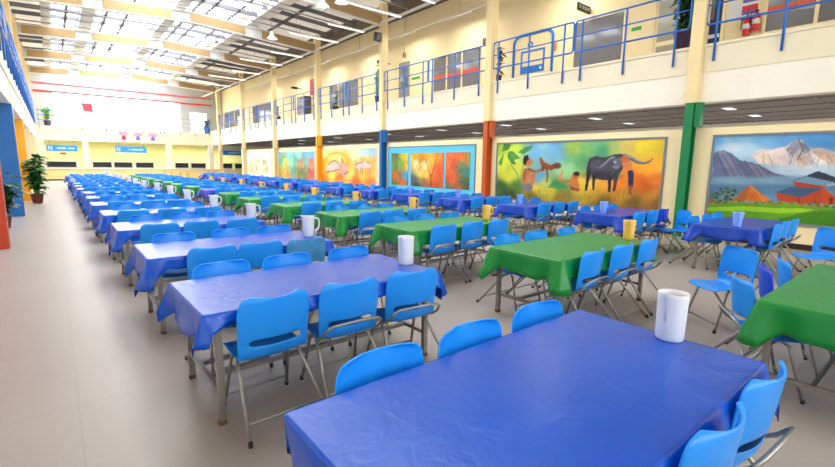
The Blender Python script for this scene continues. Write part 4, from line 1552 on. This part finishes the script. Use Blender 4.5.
# pull cord, speakers, floodlight, trunking
d = empty('pendant_sensor', (12.9, 16.9, 0))
tag(d, 'small brown device hanging on a thin cord before the upper wall', 'sensor')
MB().tube([(0, 0, 6.68), (0, 0, 8.6)], 0.008, 6).build('cord', M['steel_d'], d)
MB().box((-0.05, -0.06, 6.48), (0.05, 0.06, 6.68)).build('housing', mat('brown_housing', rgb(140, 84, 50), 0.5), d)
d = empty('wall_speaker', (XU, 12.5, 6.42))
tag(d, 'small dark speaker high on the upper wall left of the orange pillar', 'speaker')
MB().box((-0.16, -0.09, -0.1), (-0.04, 0.09, 0.12)).build('case', M['steel_d'], d)
MB().box((-0.04, -0.02, -0.02), (0, 0.02, 0.04)).build('bracket', M['black'], d)
for y, z, lab in ((19.0, 6.62, 'dark camera bracket beside the green plant on the upper wall'), (29.2, 6.6, 'long dark bracket above the grey cabinet')):
    d = empty('wall_camera', (XU, y, z))
    tag(d, lab, 'camera')
    MB().tube([(0, 0, 0), (-0.35, 0, 0)], 0.03, 8).build('arm', M['steel_d'], d)
    MB().box((-0.75, -0.07, -0.06), (-0.35, 0.07, 0.07)).build('housing', M['black'], d)
d = empty('floodlight', (XR - 0.35, 17.0, 7.15))
tag(d, 'black floodlight on the blue based pillar', 'lamp')
MB().box((-0.16, -0.10, -0.2), (0.06, 0.14, 0.16)).build('housing', M['black'], d).rotation_euler = (0.3, 0, 0)
MB().box((-0.13, -0.112, -0.16), (0.03, -0.101, 0.12)).build('glass', M['glass_d'], d).rotation_euler = (0.3, 0, 0)
MB().tube([(0.0, 0.1, 0), (0.16, 0.06, 0.05)], 0.025, 6).build('bracket', M['black'], d)

tr = empty('light_trunking', (12.75, 0, 7.45))
tag(tr, 'white lighting trunking hung along the right balcony', 'light')
MB().box((-0.03, 6.0, -0.02), (0.03, 40.0, 0.03)).build('trunk', M['steel_w'], tr)
for y in (8.6, 13.2, 16.6, 20.5, 24.5, 29.0, 34.0):
    MB().box((-0.06, y - 0.6, -0.07), (0.06, y + 0.6, -0.02)).build('batten', M['steel_w'], tr)
    MB().tube([(0, y, 0), (0, y, 1.15)], 0.008, 5).build('suspension_wire', M['steel_g'], tr)


# ------------------------------------------------------------------ lights under the roof
def batten(x0, x1, y, z, label):
    b = empty('batten_light', ((x0 + x1) / 2, y, z))
    h = (x1 - x0) / 2
    tag(b, label, 'light', 'white batten lights under the roof')
    MB().prism([(-0.06, 0.0), (0.06, 0.0), (0.04, 0.05), (-0.04, 0.05)], 'x', -h, h).build('body', M['steel_w'], b)
    MB().tube([(-h + 0.05, 0, -0.025), (h - 0.05, 0, -0.025)], 0.022, 8).build('tube', M['lamp_t'], b)
    for s in (-1, 1):
        MB().tube([(s * h * 0.7, 0, 0.06), (s * h * 0.7, 0, 0.95 + zr(x0))], 0.007, 5).build('suspension_wire', M['steel_g'], b)


k = 0
for j, y in enumerate((13.3, 15.4, 18.2, 20.6, 24.7, 27.6, 31.4, 34.3, 38.0)):
    for i, (x0, x1) in enumerate(((9.0 if j % 2 else 9.7, 11.6), (6.0, 6.9))):
        if i == 1 and j % 2:
            continue
        k += 1
        batten(x0, x1, y, 7.60, 'white batten light %s, %s line from the camera' % (
            ('by the right pillars', 'near the ridge')[i], ORD[j]))

for x, y, lab in ((8.35, 16.0, 'glowing bay lamp before the blue based pillar, further of two'), (8.7, 15.2, 'glowing bay lamp before the blue based pillar, nearer of two'),
                  (8.6, 21.6, 'glowing bay lamp by the roof beam of the amber pillar')):
    b = empty('bay_lamp', (x, y, 7.45))
    tag(b, lab, 'lamp', 'bay lamps')
    MB().lathe([(0.05, 0.32), (0.09, 0.30), (0.11, 0.14), (0.24, 0.0), (0.25, -0.01)], n=20, cap=False).build('shade', M['steel_w'], b)
    MB().lathe([(0.02, -0.02), (0.08, 0.0), (0.10, 0.05), (0.06, 0.12)], n=16).build('bulb', M['lamp'], b)
    MB().tube([(0, 0, 0.3), (0, 0, 1.1 + zr(x))], 0.01, 6).build('stem', M['steel_g'], b)

# recessed panels behind the partition
nn = 0
for y in (-2.0, 1.6, 4.0, 7.6, 11.2, 14.8, 19, 24, 29, 34):
    for x in (13.4, 15.6):
        nn += 1
        b = MB().box((x - 0.25, y - 0.10, Z1 - 0.02), (x + 0.25, y + 0.10, Z1 - 0.013)).build('ceiling_panel_light', M['lamp_s'])
        tag(b, 'small recessed light panel in the grey ceiling behind the partition', 'light', 'recessed lights behind the partition')


# ------------------------------------------------------------------ plants
def leaf_mesh(mb, base, direction, length, width, m=0):
    d = Vector(direction).normalized()
    side = d.cross(Vector((0, 0, 1)))
    if side.length < 0.05:
        side = Vector((1, 0, 0))
    side.normalize()
    up = side.cross(d)
    b = Vector(base)
    vs = []
    prof = [(0, 0.15), (0.25, 0.85), (0.5, 1.0), (0.78, 0.6), (1.0, 0.03)]
    for t, w in prof:
        c = b + d * (length * t) - Vector((0, 0, 1)) * (length * 0.35 * t * t)
        vs += [c - side * (width * w / 2) + up * (0.12 * width * w), c, c + side * (width * w / 2) + up * (0.12 * width * w)]
    fs = []
    for i in range(len(prof) - 1):
        for j in range(2):
            fs.append((i * 3 + j, i * 3 + j + 1, (i + 1) * 3 + j + 1, (i + 1) * 3 + j))
    mb.add(vs, fs, m, True)


def plant(loc, h, spread, nl, ls, pot_r, pot_h, leafm, potm, label, seed, tall=False):
    r = random.Random(seed)
    root = empty('potted_plant', loc)
    tag(root, label, 'plant')
    pm = MB().lathe([(pot_r * 0.7, 0), (pot_r * 0.75, 0.01), (pot_r, pot_h * 0.92), (pot_r * 1.08, pot_h * 0.93), (pot_r * 1.08, pot_h), (pot_r * 0.94, pot_h), (pot_r * 0.9, pot_h * 0.9)], n=20)
    pm.build('pot', M[potm], root)
    MB().lathe([(pot_r * 0.9, pot_h * 0.86), (0.01, pot_h * 0.89)], n=16).build('soil', M['soil'], root)
    st, lf = MB(), MB()
    for i in range(max(5, nl // 12)):
        q = r.uniform(0, 2 * PI)
        rr = spread * r.uniform(0.1, 0.7)
        top = Vector((rr * math.cos(q), rr * math.sin(q), pot_h + (h - pot_h) * r.uniform(0.55, 0.95)))
        b = Vector((0.3 * pot_r * math.cos(q), 0.3 * pot_r * math.sin(q), pot_h * 0.85))
        mid = (b + top) / 2 + Vector((0, 0, 0.05))
        st.tube([b, mid, top], [0.012, 0.009, 0.005], 5)
        for k2 in range(12):
            t = r.uniform(0.12, 1.0)
            p0 = b.lerp(mid, t * 2) if t < 0.5 else mid.lerp(top, t * 2 - 1)
            a = r.uniform(0, 2 * PI)
            dr = Vector((math.cos(a), math.sin(a), r.uniform(-0.1, 0.9)))
            leaf_mesh(lf, p0, dr, ls * r.uniform(0.7, 1.25), ls * r.uniform(0.45, 0.7))
    st.build('stems', M[leafm], root)
    lf.build('foliage', M[leafm], root)
    return root


plant((-0.54, 22.1, 0), 2.1, 0.5, 230, 0.34, 0.20, 0.36, 'leaf', 'pot_b', 'leafy plant in a brown pot beside the amber left pillar', 1)
plant((-1.02, 14.4, 0), 1.35, 0.4, 160, 0.30, 0.16, 0.28, 'leaf_d', 'pot_b', 'dark leafy plant between the orange and blue left pillars', 2)
plant((12.75, 5.02, Z2 - 0.04), 2.3, 0.42, 200, 0.22, 0.2, 0.66, 'leaf_d', 'pot_p', 'tall dark plant in a purple pot on the balcony above the green pillar', 3)
plant((12.6, 11.05, Z2 - 0.04), 1.75, 0.3, 90, 0.2, 0.18, 0.4, 'leaf_d', 'pot_p', 'slim plant on the balcony behind the orange pillar', 4)
plant((12.7, 18.7, Z2 - 0.04), 2.15, 0.3, 110, 0.24, 0.18, 0.5, 'leaf_l', 'pot_p', 'bright green plant on the balcony by the blue pillar', 5)
plant((12.7, 23.0, Z2 - 0.04), 1.3, 0.3, 70, 0.2, 0.18, 0.4, 'leaf', 'pot_p', 'small plant on the balcony behind the amber pillar', 6)
plant((12.6, 31.1, Z2 - 0.04), 1.35, 0.42, 80, 0.24, 0.2, 0.4, 'leaf', 'pot_p', 'bushy plant on the balcony at the far orange pillar', 7)
plant((0.0, 45.75, Z2 - 0.3), 1.75, 0.5, 120, 0.3, 0.24, 0.45, 'leaf_l', 'pot_p', 'light green plant at the left corner of the far balcony', 8)
plant((11.6, 45.8, Z2 - 0.3), 1.5, 0.5, 110, 0.3, 0.3, 0.7, 'leaf', 'pot_bl', 'plant in a blue pot at the right corner of the far balcony', 9)


# ------------------------------------------------------------------ far end: signs, pictures, banner, serving units
def blue_sign(x0, x1, z0, z1, y, label, t0):
    s = empty('servery_sign', ((x0 + x1) / 2, y, (z0 + z1) / 2))
    tag(s, label, 'sign', 'blue signs over the servery')
    w, h = (x1 - x0) / 2, (z1 - z0) / 2
    MB().box((-w, -0.03, -h), (w, 0.03, h)).build('sign_board', M['sign'], s)
    pic = MB()
    pic.box((-w + 0.10, -0.036, -h * 0.6), (-w + 0.16, -0.031, h * 0.6))
    pic.box((-w + 0.28, -0.036, -h * 0.6), (-w + 0.34, -0.031, h * 0.6))
    pic.prism([(-w + 0.14, h * 0.6), (-w + 0.19, h * 0.6), (-w + 0.30, -h * 0.6), (-w + 0.25, -h * 0.6)], 'y', -0.036, -0.031)
    pic.build('pictogram', M['sign_t'], s)
    tx = MB()
    xx = t0
    rr = random.Random(int(x0 * 10))
    while xx < w - 0.15:
        l = rr.uniform(0.05, 0.09)
        if rr.random() < 0.85:
            tx.box((xx, -0.036, -0.07), (xx + l, -0.031, 0.07))
        xx += l + 0.03
    tx.build('lettering', M['sign_t'], s)
    hg = MB()
    for sx in (-0.8, 0.8):
        hg.tube([(sx * w, 0, h), (sx * w, 0, h + max(0.2, 3.1 - z1))], 0.012, 5)
    hg.build('hanger', M['steel_g'], s)


blue_sign(-0.22, 1.66, 2.28, 2.74, YF - 0.15, 'blue hanging sign over the left servery opening', -0.45)
blue_sign(4.18, 6.40, 2.30, 2.80, YF - 0.15, 'blue hanging sign over the middle servery opening', -0.2)
blue_sign(12.35, 14.4, 2.28, 2.72, YF - 0.15, 'blue hanging sign at the right end of the servery', -0.2)

for x, lab, m in ((4.85, 'left of three framed pictures on the far balcony front', 'red'), (5.87, 'middle of three framed pictures on the far balcony front', 'poster_b'), (6.97, 'right of three framed pictures on the far balcony front', 'poster_b')):
    s = empty('framed_picture', (x, YF - 0.03, 3.62))
    tag(s, lab, 'picture', 'framed pictures on the far balcony front')
    f = MB()
    f.box((-0.36, -0.03, -0.42), (0.36, 0.0, -0.37)).box((-0.36, -0.03, 0.37), (0.36, 0.0, 0.42)).box((-0.36, -0.03, -0.37), (-0.31, 0.0, 0.37)).box((0.31, -0.03, -0.37), (0.36, 0.0, 0.37))
    f.build('frame', M['frame_w'], s)
    MB().box((-0.31, -0.015, -0.37), (0.31, 0.0, 0.05)).build('paper_print', M['paper'], s)
    MB().box((-0.31, -0.016, 0.05), (0.31, 0.0, 0.37)).build('pink_field', M['pink'], s)
    MB().prism([(-0.2, -0.25), (0.0, -0.28), (0.2, -0.25), (0.14, -0.05), (0.06, 0.10), (-0.06, 0.10), (-0.14, -0.05)], 'y', -0.022, -0.016).build('printed_shape', M[m], s)

b = empty('hanging_banner', (2.5, 44.0, 0))
tag(b, 'square red banner hung before the far window', 'banner')
MB().prism([(-0.36, 5.98), (0.30, 5.98), (0.38, 5.33), (-0.24, 5.36)], 'y', -0.012, 0.012).build('banner_cloth', mat('rose_red_cloth', rgb(226, 70, 84), 0.7), b)
MB().tube([(-0.4, 0, 5.99), (0.34, 0, 5.99)], 0.015, 6).build('rod', M['steel_g'], b)
MB().tube([(-0.3, 0, 5.99), (-0.3, 0, 8.55)], 0.006, 5).build('wire', M['steel_g'], b)
MB().tube([(0.25, 0, 5.99), (0.25, 0, 8.6)], 0.006, 5).build('wire', M['steel_g'], b)

UN = [(-0.35, 1.55), (2.55, 3.9), (4.0, 5.35), (5.55, 6.95), (8.6, 9.75), (9.9, 11.2), (12.5, 13.6), (13.8, 14.9)]
UL = ['leftmost hot cabinet under the left blue sign', 'hot cabinet just right of the first pier', 'hot cabinet under the middle blue sign',
      'steel cabinet left of the second pier', 'hot cabinet right of the second pier', 'hot cabinet left of the corner pillar',
      'hot cabinet under the right blue sign, left one', 'hot cabinet under the right blue sign, right one']
for i, ((x0, x1), lab) in enumerate(zip(UN, UL)):
    u = empty('serving_cabinet', ((x0 + x1) / 2, YF + 0.42, 0.97))
    tag(u, lab, 'cabinet', 'serving cabinets on the servery counter')
    w = (x1 - x0) / 2
    MB().box((-w, -0.25, 0), (w, 0.25, 0.08)).box((-w, -0.25, 0.08), (-w + 0.05, 0.25, 0.52)).box((w - 0.05, -0.25, 0.08), (w, 0.25, 0.52)).build('case', M['inox'], u)
    MB().box((-w + 0.05, -0.2, 0.08), (w - 0.05, 0.25, 0.5)).build('dark_front', M['black'], u)
    MB().box((-w - 0.03, -0.32, 0.52), (w + 0.03, 0.27, 0.56)).build('top_shelf', M['inox'], u)

# ------------------------------------------------------------------ light
w = bpy.data.worlds.new('overcast_sky')
scene.world = w
w.use_nodes = True
nt = w.node_tree
bg = nt.nodes['Background']
bg.inputs['Color'].default_value = (0.93, 0.97, 1.0, 1)
bg.inputs['Strength'].default_value = 3.2


def area(name, loc, rot, sx, sy, power, c=(1, 1, 1)):
    l = bpy.data.lights.new(name, 'AREA')
    l.shape = 'RECTANGLE'
    l.size, l.size_y = sx, sy
    l.energy = power
    l.color = c
    o = bpy.data.objects.new(name, l)
    col.objects.link(o)
    o.location = loc
    o.rotation_euler = rot
    return o


# daylight over the roof lights
for i, (a, b) in enumerate(bays[NO_LIGHTS:]):
    area('roof_daylight', (3.7, (a + b) / 2, ZR + 0.9), (0, 0, 0), 6.4, (b - a) - 1.0, 320 + 75 * i, (0.96, 0.98, 1.0))
# daylight behind the far window
area('window_daylight', (5.2, YW + 0.8, 5.8), (PI / 2, 0, 0), 9.0, 2.4, 3500, (0.97, 0.99, 1.0))
for y in (-1.0, 4.0, 9, 15, 22, 30):
    area('passage_lamp', (15.2, y, Z1 - 0.05), (0, 0, 0), 1.2, 0.6, 75, (0.97, 0.98, 1.0))
# fill added behind the invented near end window, for surfaces facing the camera
area('window_daylight', (6.0, YB - 1.0, 4.4), (-PI / 2, 0, 0), 16.0, 5.0, 1500, (0.97, 0.99, 1.0))
# battens of the trunking along the right balcony
for y in (8.6, 13.2, 16.6, 20.5, 24.5, 29.0, 34.0):
    area('trunking_lamp', (12.75, y, 7.37), (0, 0, 0), 0.1, 1.2, 22, (1.0, 0.97, 0.9))
# ceiling lamps of the servery and of the space under the balcony
for x in (0.8, 5.2, 9.9, 13.5):
    area('servery_lamp', (x, 47.0, 2.95), (0, 0, 0), 2.4, 0.8, 120, (1.0, 0.98, 0.9))

scene.view_settings.view_transform = 'Standard'
scene.view_settings.look = 'None'
scene.view_settings.gamma = 1.0
scene.view_settings.use_curve_mapping = False
scene.view_settings.exposure = 0.76
scene.cycles.use_denoising = True
scene.cycles.max_bounces = 7
scene.cycles.diffuse_bounces = 4
scene.cycles.glossy_bounces = 3
scene.cycles.transparent_max_bounces = 12
scene.cycles.sample_clamp_indirect = 8.0
scene.cycles.caustics_reflective = False
scene.cycles.caustics_refractive = False
